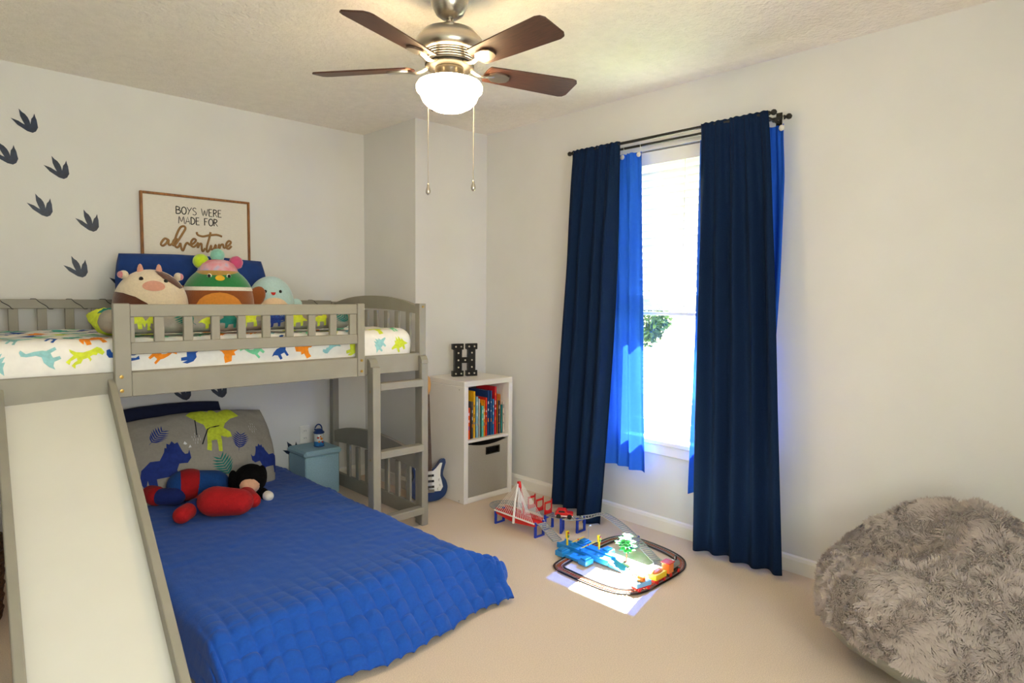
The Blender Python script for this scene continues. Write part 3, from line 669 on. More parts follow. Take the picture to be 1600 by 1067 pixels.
# ================================================================ lower bed: mattress on the floor under a blue quilt
QX0, QX1, QY0, QY1, QZ = .72, 1.70, 2.13, 4.02, .205
o = MB().box((QX0, QY0 + .02, .002), (QX1 - .01, QY1, QZ - .03)).build('floor_mattress', sheet_m, bevel=.04, org=(1.2, 3.1, 0)); tag(o, 'low mattress lying on the carpet under the blue quilt', 'mattress')
quiltm = mat('blue_quilt', '#034aac', .85, .05, 120, .15, 200, sheen=.1)
def drop(d, th, r):
    if d <= 0: return 0, 0
    a = d / r
    if a < th: return r * math.sin(a), r * (1 - math.cos(a))
    e = d - r * th; return r * math.sin(th) + e * math.cos(th), r * (1 - math.cos(th)) + e * math.sin(th)
def quilt(p, q):
    """cloth coordinates p across, q along the bed"""
    dr = max(0, p - QX1); dl = max(0, QX0 - p); df = max(0, QY0 - q)
    fr = smooth01(2.9, 1.95, q)
    ox, zx = drop(dr, math.radians(78 - 38 * fr), .06); ol, zl = drop(dl, math.radians(80), .05); oy, zy = drop(df, math.radians(40), .12)
    z = QZ - math.sqrt(zx * zx + zy * zy + zl * zl)
    ft = smooth01(.0, .25, df)
    x = min(max(p, QX0), QX1) + ox - ol + .05 * ft * smooth01(1.3, 1.9, p); y = max(q, QY0) - oy + .02 * math.sin(p * 9) * ft + .05 * ft * smooth01(1.45, 1.75, p) 
    top = (1 - ft)
    ws = .35 + .65 * max(ft, smooth01(0, .1, dr)) 
    # stitched squares
    sp = .062
    gx = abs(math.sin(PI * (p + .012 * noise.noise(Vector((p * 3, q * 5, 0)))) / sp)); gy = abs(math.sin(PI * (q + .015 * noise.noise(Vector((p * 5, q * 3, 7)))) / sp))
    puff = (gx ** .4 * (.45 + .55 * gy ** .4)) * .022 * (.06 + .94 * max(smooth01(-.25, .2, QY0 - q), smooth01(0, .1, dr)))
    wr = .012 * noise.noise(Vector((p * 5, q * 5, 1))) * ws + .012 * noise.noise(Vector((p * 9, q * 30, 3))) * (ft + .25 * smooth01(1.3, 1.7, p)) + .003 * noise.noise(Vector((p * 26, q * 20, 5)))
    cr = smooth01(.12, .3, dr) * smooth01(.15, .35, df)
    z2 = z + puff + wr
    lump = math.exp(-((p - 1.83) / .07) ** 2 - ((q - 1.93) / .09) ** 2) + .7 * math.exp(-((p - 1.9) / .05) ** 2 - ((q - 2.05) / .09) ** 2)
    if z2 < .008: z2 = .008 + .006 * abs(noise.noise(Vector((p * 12, q * 12, 2)))) + .35 * puff + .03 * cr * abs(noise.noise(Vector((p * 8, q * 14, 6))))
    z2 += .075 * lump * (.7 + .6 * abs(noise.noise(Vector((p * 16, q * 11, 4)))))
    c9 = smooth01(.12, .215, dr) * smooth01(.18, .34, df); x -= .09 * c9; y += .06 * c9
    return Vector((x + .012 * noise.noise(Vector((p * 4, q * 6, 9))) * ws, y + .01 * noise.noise(Vector((p * 14, q * 4, 8))) * ft, z2))
QP0, QP1, QQ0, QQ1 = QX0 - .2, QX1 + .215, QY0 - .34, QY1
def qg(u, v):
    q = QQ0 + (QQ1 - QQ0) * v ** 1.25
    # right edge of the cloth pulls in towards the head end, where it hangs straight
    pe = QP1 - .02 * smooth01(2.6, 3.4, q)
    return quilt(QP0 + (pe - QP0) * u, q + .06 * 0)
qo = MB().grid(qg, 260, 400).build('quilt', quiltm, smooth=True, org=(1.2, 3.0, 0), solid=.004); tag(qo, 'bright blue stitched quilt spread over the floor mattress and trailing onto carpet', 'quilt')

P3 = Pillow((1.11, 3.955, .43), (1, 0, .0), (0, .28, 1), .30, .25, .05, 9, 4); o = P3.build('pillow', navyp); tag(o, 'dark navy pillow standing against the wall behind the dinosaur pillow', 'pillow')
P4 = Pillow((1.53, 3.93, .385), (1, .1, -.1), (.1, .3, 1), .10, .20, .05, 4, 4); o = P4.build('pillow', navyp, 24); tag(o, 'dark navy pillow whose corner shows at the right of the dinosaur pillow', 'pillow')
P5 = Pillow((1.215, 3.765, .395), (1, 0, -.02), (0, .52, 1), .40, .26, .11, 1, 2.0, .17)
dp = P5.build('dinosaur_pillow', greyfab, 44); tag(dp, 'grey pillow printed with a navy triceratops and lime flying dinosaur, on the quilt', 'pillow')
P5.print([place(TRIC, -.225, -.05, .255, .05)], pc['navy'], dp); P5.print([place(PTERO, .055, .13, .30, -.15)], pc['lime'], dp); P5.print([place(TRIC, .33, -.09, .2, .1, True)], pc['navy'], dp)
P5.print(leaf_polys(-.245, .12, .115, -.8), pc['navy'], dp, 'leaf_print'); P5.print(leaf_polys(.175, .03, .115, -.3), pc['navy'], dp, 'leaf_print'); P5.print(leaf_polys(.07, -.1, .14, .4), pc['darkteal'], dp, 'leaf_print')
for cx, cy in ((-.06, .085), (.27, .12)):
    P5.print([place([(0, 0), (.12, 0), (.2, 1), (.08, 1)], cx + dx * .013 + (dy % 2) * .004, cy + dy * .017, .013) for dx in range(-1, 3) for dy in range(-2, 2) if abs(dx - .5) + abs(dy + .5) < 2.6], pc['white'], dp, 'dash_print')
P5.print([place([(0, .3), (.5, 0), (1, .2), (.4, 1)], -.118, .055, .02), place([(0, 0), (1, .1), (.6, 1)], -.095, .035, .016)], pc['white'], dp, 'horn_print')
P5.print([place([(0, 0), (.04, 0), (.3, .5), (.7, .6), (.7, .64), (.28, .55)], .05, .12, .17), place([(0, .1), (.04, .1), (.1, .9), (.06, .9)], .02, .14, .15)], pc['black'], dp, 'line_print')

# ================================================================ two plain stuffed toys on the quilt
redp = mat('red_plush', '#a80c14', .9, .06, 70, .25, 150, sheen=.05); bluep = mat('blue_plush', '#104488', .9, .06, 70, .25, 150, sheen=.05); dbl = mat('dark_blue_plush', '#122468', .9, .06, 70, .25, 150, sheen=.05)
QT = QZ + .012
T0 = thing('stuffed_doll', 'large red and blue stuffed doll lying on its front on the quilt', 'plush toy', (1.02, 3.32, QT))
def capsule(name, a, b, ra, rb, m, parent, n=18, sq=1):
    a, b = Vector(a), Vector(b); d = (b - a); L = d.length; d.normalize(); pts = []; rs = []
    for k in range(7): t = PI / 2 * (1 - k / 6); pts.append(a - d * ra * math.sin(t)); rs.append(max(ra * math.cos(t), .002))
    for k in range(1, 5): t = k / 5; pts.append(a + d * L * t); rs.append(ra + (rb - ra) * t)
    for k in range(7): t = PI / 2 * k / 6; pts.append(b + d * rb * math.sin(t)); rs.append(max(rb * math.cos(t), .002))
    return MB().tube(pts, [(r, r * sq) for r in rs], n).build(name, m, parent, smooth=True)
hd = at(352, 783, 2, QT + .07); bdv = at(300, 762, 2, QT + .08)
capsule('head', hd + Vector((-.035, .03, 0)), hd + Vector((.045, -.035, -.005)), .085, .075, redp, T0, 24, .85)
bd = capsule('torso', at(335, 755, 2, QT + .07), at(288, 758, 2, QT + .08), .075, .085, bluep, T0, 24, .92)
ta, tb = at(296, 757, 2, QT + .08), at(288, 758, 2, QT + .08)
capsule('belt', ta, ta + (tb - ta) * .4, .09, .09, redp, bd, 24, .92)
lg = capsule('leg', at(275, 775, 2, QT + .045), at(252, 776, 2, QT + .045), .046, .042, dbl, T0)
capsule('foot', at(244, 775, 2, QT + .045), at(236, 772, 2, QT + .047), .05, .046, redp, lg)
lg = capsule('leg', at(322, 738, 2, QT + .045), at(352, 735, 2, QT + .045), .045, .04, redp, T0)
am = capsule('arm', at(322, 780, 2, QT + .045), at(303, 793, 2, QT + .04), .042, .036, redp, T0)
capsule('hand', at(293, 799, 2, QT + .038), at(284, 805, 2, QT + .038), .04, .04, redp, am); capsule('cuff', at(305, 791, 2, QT + .04), at(301, 794, 2, QT + .04), .04, .04, dbl, am)
am = capsule('arm', at(385, 772, 2, QT + .045), at(396, 782, 2, QT + .04), .04, .036, redp, T0)
blk = mat('black_plush', '#0a090a', .95, .1, 60, .5, 120, spec=.15); tanp = mat('tan_plush', '#d9a98a', .9, .04, 60, .2, 150, sheen=.3)
T0 = thing('stuffed_toy', 'small black stuffed toy with a plain tan face beside the doll', 'plush toy', tuple(at(400, 775, 2, QT)))
h0 = at(391, 748, 2, QT + .1)
hb = MB().ball(tuple(h0), (.085, .085, .08), 24).build('head', blk, T0, smooth=True)
view = Vector((-.38, -.92, -.05)).normalized()
MB().ball(tuple(h0 + view * .045 + Vector((0, 0, -.012))), (.056, .05, .052), 20).build('muzzle', tanp, hb, smooth=True)
capsule('body', h0 + Vector((.02, .06, -.055)), h0 + Vector((.05, .17, -.06)), .07, .06, blk, T0, 20, .9)
capsule('paw', h0 + Vector((.055, -.02, -.085)), h0 + Vector((.06, -.06, -.088)), .03, .026, blk, T0)
capsule('paw_tip', h0 + Vector((.062, -.075, -.088)), h0 + Vector((.063, -.085, -.088)), .027, .026, plc['white'], T0)
for sx_ in (-1, 1): MB().ball((0, 0, 0), (.022, .04, .055), 14, Matrix.Translation(h0 + Vector((.078 * sx_, .03, .0)))).build('ear', blk, hb, smooth=True)

# ================================================================ storage cube and toy lantern
cubem = mat('blue_linen', '#9abccb', .85, .06, 160, .3, 300)
T0 = thing('storage_cube', 'light blue fabric storage cube with padded lid beside the floor bed', 'ottoman', (1.955, 3.91, 0))
bx('body', cubem, (1.84, 3.80, 0), (2.078, 4.04, .262), T0, .006)
ld = bx('lid', cubem, (1.828, 3.782, .264), (2.09, 4.046, .305), T0, .014)
lbl = mat('lantern_blue', '#15356e', .35, .05, 20, spec=.5); clear = mat('lantern_clear', '#d8dcda', .15, .02, 10, spec=.6); lw = mat('lantern_wave', '#2e76b4', .5, .2, 60); lo_ = mat('lantern_orange', '#e08a2a', .5, .1, 20); lr_ = mat('lantern_red', '#c43a2c', .5, .1, 20)
lx, ly, lz = 1.985, 3.90, .305
T0 = thing('toy_lantern', 'small toy lantern jar with a blue cap and handle on the storage cube', 'toy lantern', (lx, ly, lz)); Ml = Matrix.Translation((lx, ly, lz))
jb = MB().lathe([(.029, 0), (.031, .004), (.031, .08), (.027, .088)], 28, Ml).build('jar', clear, T0, smooth=True)
MB().lathe([(.0318, .004), (.0318, .03), (.0312, .036)], 28, Ml).build('wave_band', lw, jb, smooth=True)
MB().lathe([(.0302, 0), (.034, .002), (.034, .006)], 28, Ml).build('base', lbl, T0, smooth=True)
MB().lathe([(.03, .086), (.036, .09), (.036, .096), (.027, .104), (.024, .112), (.02, .116)], 28, Ml).build('cap', lbl, T0, smooth=True)
for a, z, c, r in ((-2.2, .062, lr_, .008), (-1.5, .055, lo_, .009), (-2.0, .035, lo_, .007), (-1.3, .032, lr_, .007), (-1.75, .07, lo_, .006)):
    MB().ball((.031 * math.cos(a), .031 * math.sin(a), z), (r, r, r * .9), 10, Ml).build('sticker', c, jb, smooth=True)
MB().tube([(lx + .025 * math.cos(t), ly + .006, lz + .11 + .035 * math.sin(t)) for t in [PI * k / 14 for k in range(15)]], .0045, 8).build('handle', lbl, T0, smooth=True)

# ================================================================ bookcase with books, fabric bin, letter H
BX0, BX1, BY0, BY1, BH = 2.515, 2.930, 3.032, 3.422, .776
T0 = thing('cube_bookcase', 'white two cube bookcase standing in the corner', 'bookcase', ((BX0 + BX1) / 2, (BY0 + BY1) / 2, 0))
th = .034
sp_ = bx('side_panel', white_m, (BX0, BY0, 0), (BX0 + th, BY1, BH - th), T0); bx('side_panel', white_m, (BX1 - th, BY0, 0), (BX1, BY1, BH - th), T0)
for y, z in ((BY0 + .05, .015), (BY0 + .05, BH - th - .02)): MB().lathe([(.004, 0), (.004, .002)], 10, Matrix.Translation((BX0 - .002, y, z)) @ Matrix.Rotation(PI / 2, 4, 'Y')).build('screw_cap', steel_m, sp_)
bx('top_panel', white_m, (BX0, BY0, BH - th), (BX1, BY1, BH), T0); bx('bottom_panel', white_m, (BX0 + th, BY0, .0), (BX1 - th, BY1, th), T0)
SZ = .402
bx('shelf', white_m, (BX0 + th, BY0 + .002, SZ - .018), (BX1 - th, BY1, SZ), T0); bx('back_panel', white_m, (BX0 + th, BY1 - .008, th), (BX1 - th, BY1, BH - th), T0, 0)
BK = [('#cfcac2', .012, .26, 'pale cream paperback first at the left end of the shelf', .0), ('#e0561c', .02, .2, 'orange book at the left end in front of a taller white one', -.004), ('#33322e', .010, .19, 'thin black book right of the orange one', 0), ('#5a524c', .014, .235, 'dark grey hardback at the left of the shelf', 0), ('#e9b418', .017, .30, 'tall yellow book left of the pale blue ones', .004), ('#8fc0d4', .016, .265, 'pale blue patterned book right of the tall yellow one', 0), ('#e4e0d6', .010, .25, 'thin white book with a green edge', 0), ('#4e5a28', .008, .22, 'thin dark olive book beside the turquoise one', .004), ('#62c2b8', .017, .20, 'short turquoise book with an orange dot', -.004), ('#e8951c', .014, .235, 'amber yellow book behind the turquoise one', .002), ('#d8331c', .016, .25, 'red orange book left of the large navy ones', .002), ('#1c3c74', .022, .295, 'large navy book with white spine lettering', .006), ('#24508c', .016, .29, 'second large navy book beside the red ones', .004), ('#2f7fc4', .013, .235, 'bright blue thin book', 0), ('#c8202c', .019, .315, 'tallest bright red book', .006), ('#c8781e', .009, .23, 'thin brown orange book right of the tall red one', 0), ('#2c3a54', .012, .22, 'slim dark blue book towards the right end', 0), ('#e88a3c', .008, .26, 'slim orange and white book towards the right end', .004), ('#1c8c8c', .009, .19, 'slim teal book second from the right end', 0), ('#e0cfc0', .014, .21, 'pale pink paperback at the right end of the shelf', 0)]
paper_m = mat('book_paper', '#e2dac8', .9, .05, 80, stretch=(60, 1, 1)); x = BX0 + th + .003
tot = sum(b[1] for b in BK); gap = (BX1 - BX0 - 2 * th - .01 - tot) / len(BK)
rb = random.Random(5)
for i, (c, wd, hh, lb, dy) in enumerate(BK):
    m_ = mat('cover_' + c[1:], c, .45, .06, 40); hh = min(hh, BH - th - SZ - .012); dp_ = .2 + rb.uniform(-.02, .03); y0 = BY0 + .03 + dy + rb.uniform(0, .006)
    bk = thing('book', lb, 'book', (x + wd / 2, y0 + dp_ / 2, SZ), 'books on the bookcase shelf')
    cv = MB().box((x, y0, SZ), (x + wd, y0 + .003, SZ + hh)).box((x, y0, SZ), (x + .0018, y0 + dp_, SZ + hh)).box((x + wd - .0018, y0, SZ), (x + wd, y0 + dp_, SZ + hh)).build('cover', m_, bk)
    MB().box((x + .0019, y0 + .0031, SZ + .003), (x + wd - .0019, y0 + dp_ - .004, SZ + hh - .003)).build('pages', paper_m, bk)
    if wd > .011:
        tc_ = pc['white'] if c not in ('#cfcac2', '#e4e0d6', '#e0cfc0', '#e9b418') else pc['black']
        z = SZ + hh * .3; k = 0
        while z < SZ + hh * .85:
            l_ = rb.uniform(.008, .026); bx('spine_print', tc_ if k % 3 else pc['orange'] if c[1] != 'e' else pc['blue'], (x + wd * .36, y0 - .0006, z), (x + wd * .64, y0 + .0001, z + l_), cv, 0); z += l_ + rb.uniform(.02, .05); k += 1
    x += wd + gap
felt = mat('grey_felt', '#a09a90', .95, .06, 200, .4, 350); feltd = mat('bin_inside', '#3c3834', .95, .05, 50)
T0 = thing('fabric_bin', 'grey felt storage bin with a slot handle in the lower cube', 'storage bin', ((BX0 + BX1) / 2, 3.22, th))
bx0, bx1, bz0, bz1, by0, by1 = BX0 + th + .004, BX1 - th - .004, th + .001, SZ - .022, BY0 + .008, BY1 - .02
hx0, hx1, hz0, hz1 = bx0 + .155, bx0 + .262, bz1 - .085, bz1 - .05
N_ = 12
def topz(x): return bz1 - .006 - .022 * math.sin(PI * (x - bx0) / (bx1 - bx0)) ** 1
m = MB()
for (xa, xb) in ((bx0, hx0), (hx0, hx1), (hx1, bx1)):
    for k in range(6):
        u, v = xa + (xb - xa) * k / 6, xa + (xb - xa) * (k + 1) / 6
        spans = [(bz0, hz0, None), (hz1, None, 1)] if xa == hx0 else [(bz0, None, 1)]
        for za, zb, top in spans:
            zu, zv = (topz(u), topz(v)) if top else (zb, zb)
            m.add([(u, by0, za), (v, by0, za), (v, by0, zv), (u, by0, zu), (u, by0 + .005, za), (v, by0 + .005, za), (v, by0 + .005, zv), (u, by0 + .005, zu)], [(0, 1, 2, 3), (7, 6, 5, 4), (3, 2, 6, 7), (0, 4, 5, 1)] + ([(0, 3, 7, 4)] if k == 0 else []) + ([(1, 5, 6, 2)] if k == 5 else []))
m.build('front', felt, T0)
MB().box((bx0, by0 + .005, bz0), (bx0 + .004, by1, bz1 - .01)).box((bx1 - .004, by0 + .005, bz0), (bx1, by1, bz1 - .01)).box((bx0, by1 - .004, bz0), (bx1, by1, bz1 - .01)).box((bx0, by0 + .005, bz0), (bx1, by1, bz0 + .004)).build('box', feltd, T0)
m = MB()
for u0, u1, v0, v1 in ((hx0 - .007, hx1 + .007, hz0 - .007, hz0), (hx0 - .007, hx1 + .007, hz1, hz1 + .007), (hx0 - .007, hx0, hz0, hz1), (hx1, hx1 + .007, hz0, hz1)): m.box((u0, by0 - .003, v0), (u1, by0 + .006, v1))
m.build('slot_handle', black_m, T0)

# marquee letter H
HZ = BH + .001; hc = at(724, 587, 2, BH)
T0 = thing('letter_h', 'black metal marquee letter H with bulbs on the bookcase', 'letter decor', (hc.x, hc.y, HZ))
MH = Matrix.Translation((hc.x, hc.y, HZ)) @ Matrix.Rotation(math.radians(-18), 4, 'Z') @ Matrix.Rotation(PI / 2, 4, 'X')
W2, HH = .086, .215
Hp = [(-W2, 0), (-.012, 0), (-.012, .036), (-.024, .036), (-.024, .09), (.024, .09), (.024, .036), (.012, .036), (.012, 0), (W2, 0), (W2, .036), (.072, .036), (.072, HH - .036), (W2, HH - .036), (W2, HH), (.012, HH), (.012, HH - .036), (.024, HH - .036), (.024, .124), (-.024, .124), (-.024, HH - .036), (-.012, HH - .036), (-.012, HH), (-W2, HH), (-W2, HH - .036), (-.072, HH - .036), (-.072, .036), (-W2, .036)]
hb_ = MB().prism(Hp, .028, MH).build('letter_body', black_m, T0)
m = MB()
for k in range(len(Hp)):
    a, b = Vector(Hp[k] + (0,)), Vector(Hp[(k + 1) % len(Hp)] + (0,)); m.tube([MH @ (a + Vector((0, 0, .029))), MH @ (b + Vector((0, 0, .029)))], .0028, 6)
m.build('rim', black_m, hb_)
bulb = mat('bulb', '#cfc6b8', .15, .05, 20, spec=.7)
for u, v in [(-.066, .018), (-.028, .018), (.028, .018), (.066, .018), (-.066, HH - .018), (-.028, HH - .018), (.028, HH - .018), (.066, HH - .018), (-.048, .06), (.048, .06), (-.048, .107), (0, .107), (.048, .107), (-.048, .155), (.048, .155)]:
    MB().ball((u, v, .033), .0062, 10, MH).build('bulb', bulb, T0, smooth=True)

# ================================================================ toy guitar
T0 = thing('toy_guitar', 'small navy electric guitar with white pickguard leaning beside the bookcase', 'guitar', (2.4, 3.26, 0))
g0 = Vector((2.385, 3.235, .004)); g1 = Vector((2.462, 3.385, .80)); V = (g1 - g0).normalized(); Nn = Vector((-.25, -1, 0)); Nn = (Nn - V * Nn.dot(V)).normalized(); U = V.cross(Nn).normalized()
MG = Matrix(((U.x, V.x, Nn.x, g0.x), (U.y, V.y, Nn.y, g0.y), (U.z, V.z, Nn.z, g0.z), (0, 0, 0, 1)))
outl = [(0, 0), (.06, .004), (.105, .03), (.125, .075), (.118, .12), (.1, .15), (.098, .175), (.112, .215), (.12, .245), (.108, .262), (.088, .255), (.062, .225), (.035, .205), (0, .2), (-.035, .205), (-.055, .225), (-.072, .26), (-.098, .288), (-.12, .285), (-.122, .255), (-.108, .2), (-.1, .16), (-.115, .125), (-.128, .08), (-.112, .035), (-.065, .006)]
gbl = [tuple(p[:2]) for p in catmull([a + (0,) for a in outl + outl[:1]], 3)][:-1]
gm = mat('guitar_navy', '#16305e', .3, .05, 10, spec=.6); maple = mat('maple', '#c89a60', .45, .1, 30, stretch=(20, 2, 20)); rosew = mat('rosewood', '#4a3020', .5, .1, 30); pgm = mat('pickguard', '#e2e2e0', .35, .01, 5)
MB().prism(gbl, .032, MG).build('body', gm, T0, bevel=.006)
pg = [(a * .86, b * .82 + .036) for a, b in gbl if b > .05] 
pg = [(.02, .06), (.075, .06), (.092, .085), (.084, .125), (.076, .155), (.08, .19), (.094, .235), (.08, .236), (.05, .205), (.028, .188), (-.028, .188), (-.05, .2), (-.085, .25), (-.1, .258), (-.1, .23), (-.085, .18), (-.06, .13), (-.03, .1)]
MB().prism(pg, .003, MG @ Matrix.Translation((0, 0, .0325))).build('pickguard', pgm, T0)
for v in (.09, .125, .16): MB().box((-.03, v - .007, .036), (.03, v + .007, .041), MG).build('pickup', black_m, T0)
MB().box((-.03, .055, .033), (.03, .075, .04), MG).build('bridge', steel_m, T0)
nk = MB().box((-.018, .19, .02), (.018, .68, .04), MG).build('neck', maple, T0); MB().box((-.017, .19, .0405), (.017, .675, .044), MG).build('fretboard', rosew, nk)
MB().prism([(-.018, .675), (.018, .675), (.028, .70), (.034, .74), (.03, .78), (.014, .80), (-.012, .79), (-.03, .76), (-.032, .72)], .016, MG @ Matrix.Translation((0, 0, .018))).build('headstock', maple, T0)
for k in range(6): MB().lathe([(.004, 0), (.004, .012), (.007, .013), (.007, .018)], 8, MG @ Matrix.Translation((-.03, .70 + .015 * k, .026)) @ Matrix.Rotation(-PI / 2, 4, 'Y')).build('tuning_peg', steel_m, T0)
for k in range(6): MB().tube([MG @ Vector((-.0125 + .005 * k, .065, .045)), MG @ Vector((-.0125 + .005 * k, .69, .047))], .0006, 5).build('string', steel_m, T0)
for (u, v) in ((.06, .075), (.075, .1), (.07, .13)): MB().lathe([(.009, .035), (.008, .046)], 12, MG @ Matrix.Translation((u, v, 0))).build('knob', pgm, T0)

# ================================================================ window blind
T0 = thing('window_blind', 'white horizontal blind drawn halfway down the window', 'blind', (RX + .05, 1.885, 2.08))
bxc = RX + .055; ya, yb = WY0 + .012, WY1 - .012
bx('headrail', blind_m, (bxc - .03, ya, 2.062), (bxc + .025, yb, 2.12), T0)
bx('valance', blind_m, (bxc - .04, ya, 2.045), (bxc - .034, yb, 2.118), T0, .002)
def slat(z, tilt, th_=.0028, name='slat', ms=None):
    o = bx(name, ms or slat_m, (bxc - .025, ya + .004, z - th_ / 2), (bxc + .025, yb - .004, z + th_ / 2), T0, .0008); o.rotation_euler = (0, math.radians(tilt), 0)
z = 2.03
while z > 1.345: slat(z, 58); z -= .0405
for k in range(14): slat(1.322 - k * .0066, -3, ms=blind_m)
bx('bottom_rail', blind_m, (bxc - .026, ya + .004, 1.208), (bxc + .026, yb - .004, 1.226), T0)
for y in (1.6, 1.87, 2.15): MB().tube([(bxc - .028, y, 2.05), (bxc - .028, y, 1.226)], .0012, 5).build('ladder_cord', blind_m, T0)
rr = random.Random(8); cp = [(bxc - .045, 1.86, 2.05), (bxc - .045, 1.86, 1.5)]; c_ = Vector((bxc - .06, 1.86, 1.29))
cp += [tuple(c_ + Vector((rr.uniform(-.008, .008), rr.uniform(-.045, .045), rr.uniform(-.05, .05)))) for k in range(14)]
MB().tube(catmull(cp, 4), .0016, 6).build('pull_cord', blind_m, T0, smooth=True)

# ================================================================ curtain rods and curtains
R1x, R2x, RZ1, RZ2 = 2.915, 2.985, 2.152, 2.140
T0 = thing('curtain_rod', 'black double curtain rod with ball finials above the window', 'curtain rod', (2.97, 1.92, 2.15))
for xr, zr, r, ya, yb in ((R1x, RZ1, .008, 1.34, 2.53), (R2x, RZ2, .007, 1.30, 2.52)):
    rd = MB().tube([(xr, ya, zr), (xr, yb, zr)], r, 14).build('rod', black_m, T0, smooth=True)
    for y, s_ in ((ya, -1), (yb, 1)):
        M_ = Matrix.Translation((xr, y, zr)) @ Matrix.Rotation(-PI / 2 * s_, 4, 'X')
        MB().lathe([(.009, -.012), (.012, -.006), (.009, 0), (.006, .004), (.011, .009), (.014, .017), (.011, .026), (.004, .031)], 18, M_).build('finial', black_m, rd, smooth=True)
for y in (1.355, 2.47):
    b_ = bx('bracket', black_m, (R1x - .008, y - .007, RZ1 - .022), (RX, y + .007, RZ1 - .012), T0, .001); bx('bracket_plate', black_m, (RX - .006, y - .014, RZ1 - .06), (RX, y + .014, RZ1 + .03), b_, .001)
    for xr, zr in ((R1x, RZ1), (R2x, RZ2)): MB().tube([(xr + .012 * math.cos(t), y, zr + .012 * math.sin(t)) for t in [PI + PI * k / 8 for k in range(9)]], .004, 6).build('cradle', black_m, b_, smooth=True)
def curtain(name, label, m, xc, y_at, ztop, zbot, nf, amp, seed, solid=.0012, header=True, floor_=False, group=None, nu=130, nv=90, sway=None):
    def fn(u, v):
        z = ztop + (zbot(u) - ztop) * v; t = v
        a, b = y_at(t); s_ = u + .025 * noise.noise(Vector((u * 5, t * 2, seed)))
        y = a + (b - a) * u
        A = amp * (.35 + .65 * smooth01(0, .35, t)) * (1 + .5 * noise.noise(Vector((u * 4, t * 1.5, seed + 3))))
        x = A * math.sin(2 * PI * nf * s_ + seed + .5 * t) + .5 * A * math.sin(2 * PI * (nf * .47) * s_ + 1.3 * seed) + .35 * A * noise.noise(Vector((u * 14, t * 3, seed)))
        x += .004 * math.sin(2 * PI * nf * 3 * u + seed) * (1 - smooth01(0, .25, t))
        if header:  # pocket gathered on the rod
            k = smooth01(.035, 0, t * (ztop - 0)) if False else max(0, 1 - t * 40); x = x * (1 - .6 * k) - .011
            if t < .018: x += .016 * (t / .018 - 1) * -1 * 0
        if sway: x += sway(u, t)
        return (xc + x, y, z + .002 * math.sin(2 * PI * nf * 2.3 * u + seed) * (1 if v < .02 else 0))
    mb = MB().grid(fn, nu, nv); y0, y1 = y_at(0)
    o = mb.build(name, m, smooth=True, org=(xc, (y0 + y1) / 2, ztop), solid=solid); tag(o, label, 'curtain', group); return o
lerp = lambda a, b, t: a + (b - a) * t
cl = curtain('curtain', 'navy blackout curtain panel on the left of the window', navy_m, R1x, lambda t: (lerp(2.52, 2.665, t ** .8), lerp(2.175, 2.215, t)), RZ1 + .012, lambda u: .03 - .018 * smooth01(.4, .7, u), 4.2, .022, 1.0, group='navy curtains', sway=lambda u, t: -.012 * t - .07 * t ** 3 * smooth01(.45, .8, u))
cr_ = curtain('curtain', 'navy blackout curtain panel on the right of the window', navy_m, R1x, lambda t: (lerp(1.685, 1.66, t), lerp(1.345, 1.195, t ** .8)), RZ1 + .012, lambda u: .03, 4.6, .024, 2.2, group='navy curtains', sway=lambda u, t: -.012 * t)
sl_ = curtain('sheer_curtain', 'bright blue sheer curtain clipped up on the left side of the window', sheer_m, R2x, lambda t: (2.46, lerp(2.075, 2.005, t)), RZ2 - .035, lambda u: .345 - .012 * u, 5, .018, 4.1, solid=0, header=False, group='blue sheers', sway=lambda u, t: -.012)
sr_ = curtain('sheer_curtain', 'bright blue sheer curtain behind the right navy panel', sheer_m, R2x, lambda t: (lerp(1.722, 1.735, smooth01(.1, 1, t) ** 2), lerp(1.298, 1.285, smooth01(0, .15, t)) + .05 * smooth01(.3, 1, t)), RZ2 - .035, lambda u: .275 + .05 * math.sin(PI * u), 5, .016, 5.3, solid=0, header=False, group='blue sheers', sway=lambda u, t: -.008)
clipm = mat('white_clip', '#dcd8d2', .3, .03, 10)
for par, ys in ((sl_, (2.09, 2.2, 2.33, 2.45)), (sr_, (1.305, 1.4, 1.52, 1.64))):
    for y in ys:
        m = MB().ball((R2x - .022, y, RZ2 - .052), (.007, .014, .014), 14); m.tube([(R2x + .011 * math.cos(t), y, RZ2 + .011 * math.sin(t)) for t in [2 * PI * k / 16 for k in range(17)]], .0012, 5); m.tube([(R2x - .01, y, RZ2 - .008), (R2x - .018, y, RZ2 - .045)], .001, 5)
        m.build('curtain_clip', clipm, par, smooth=True)

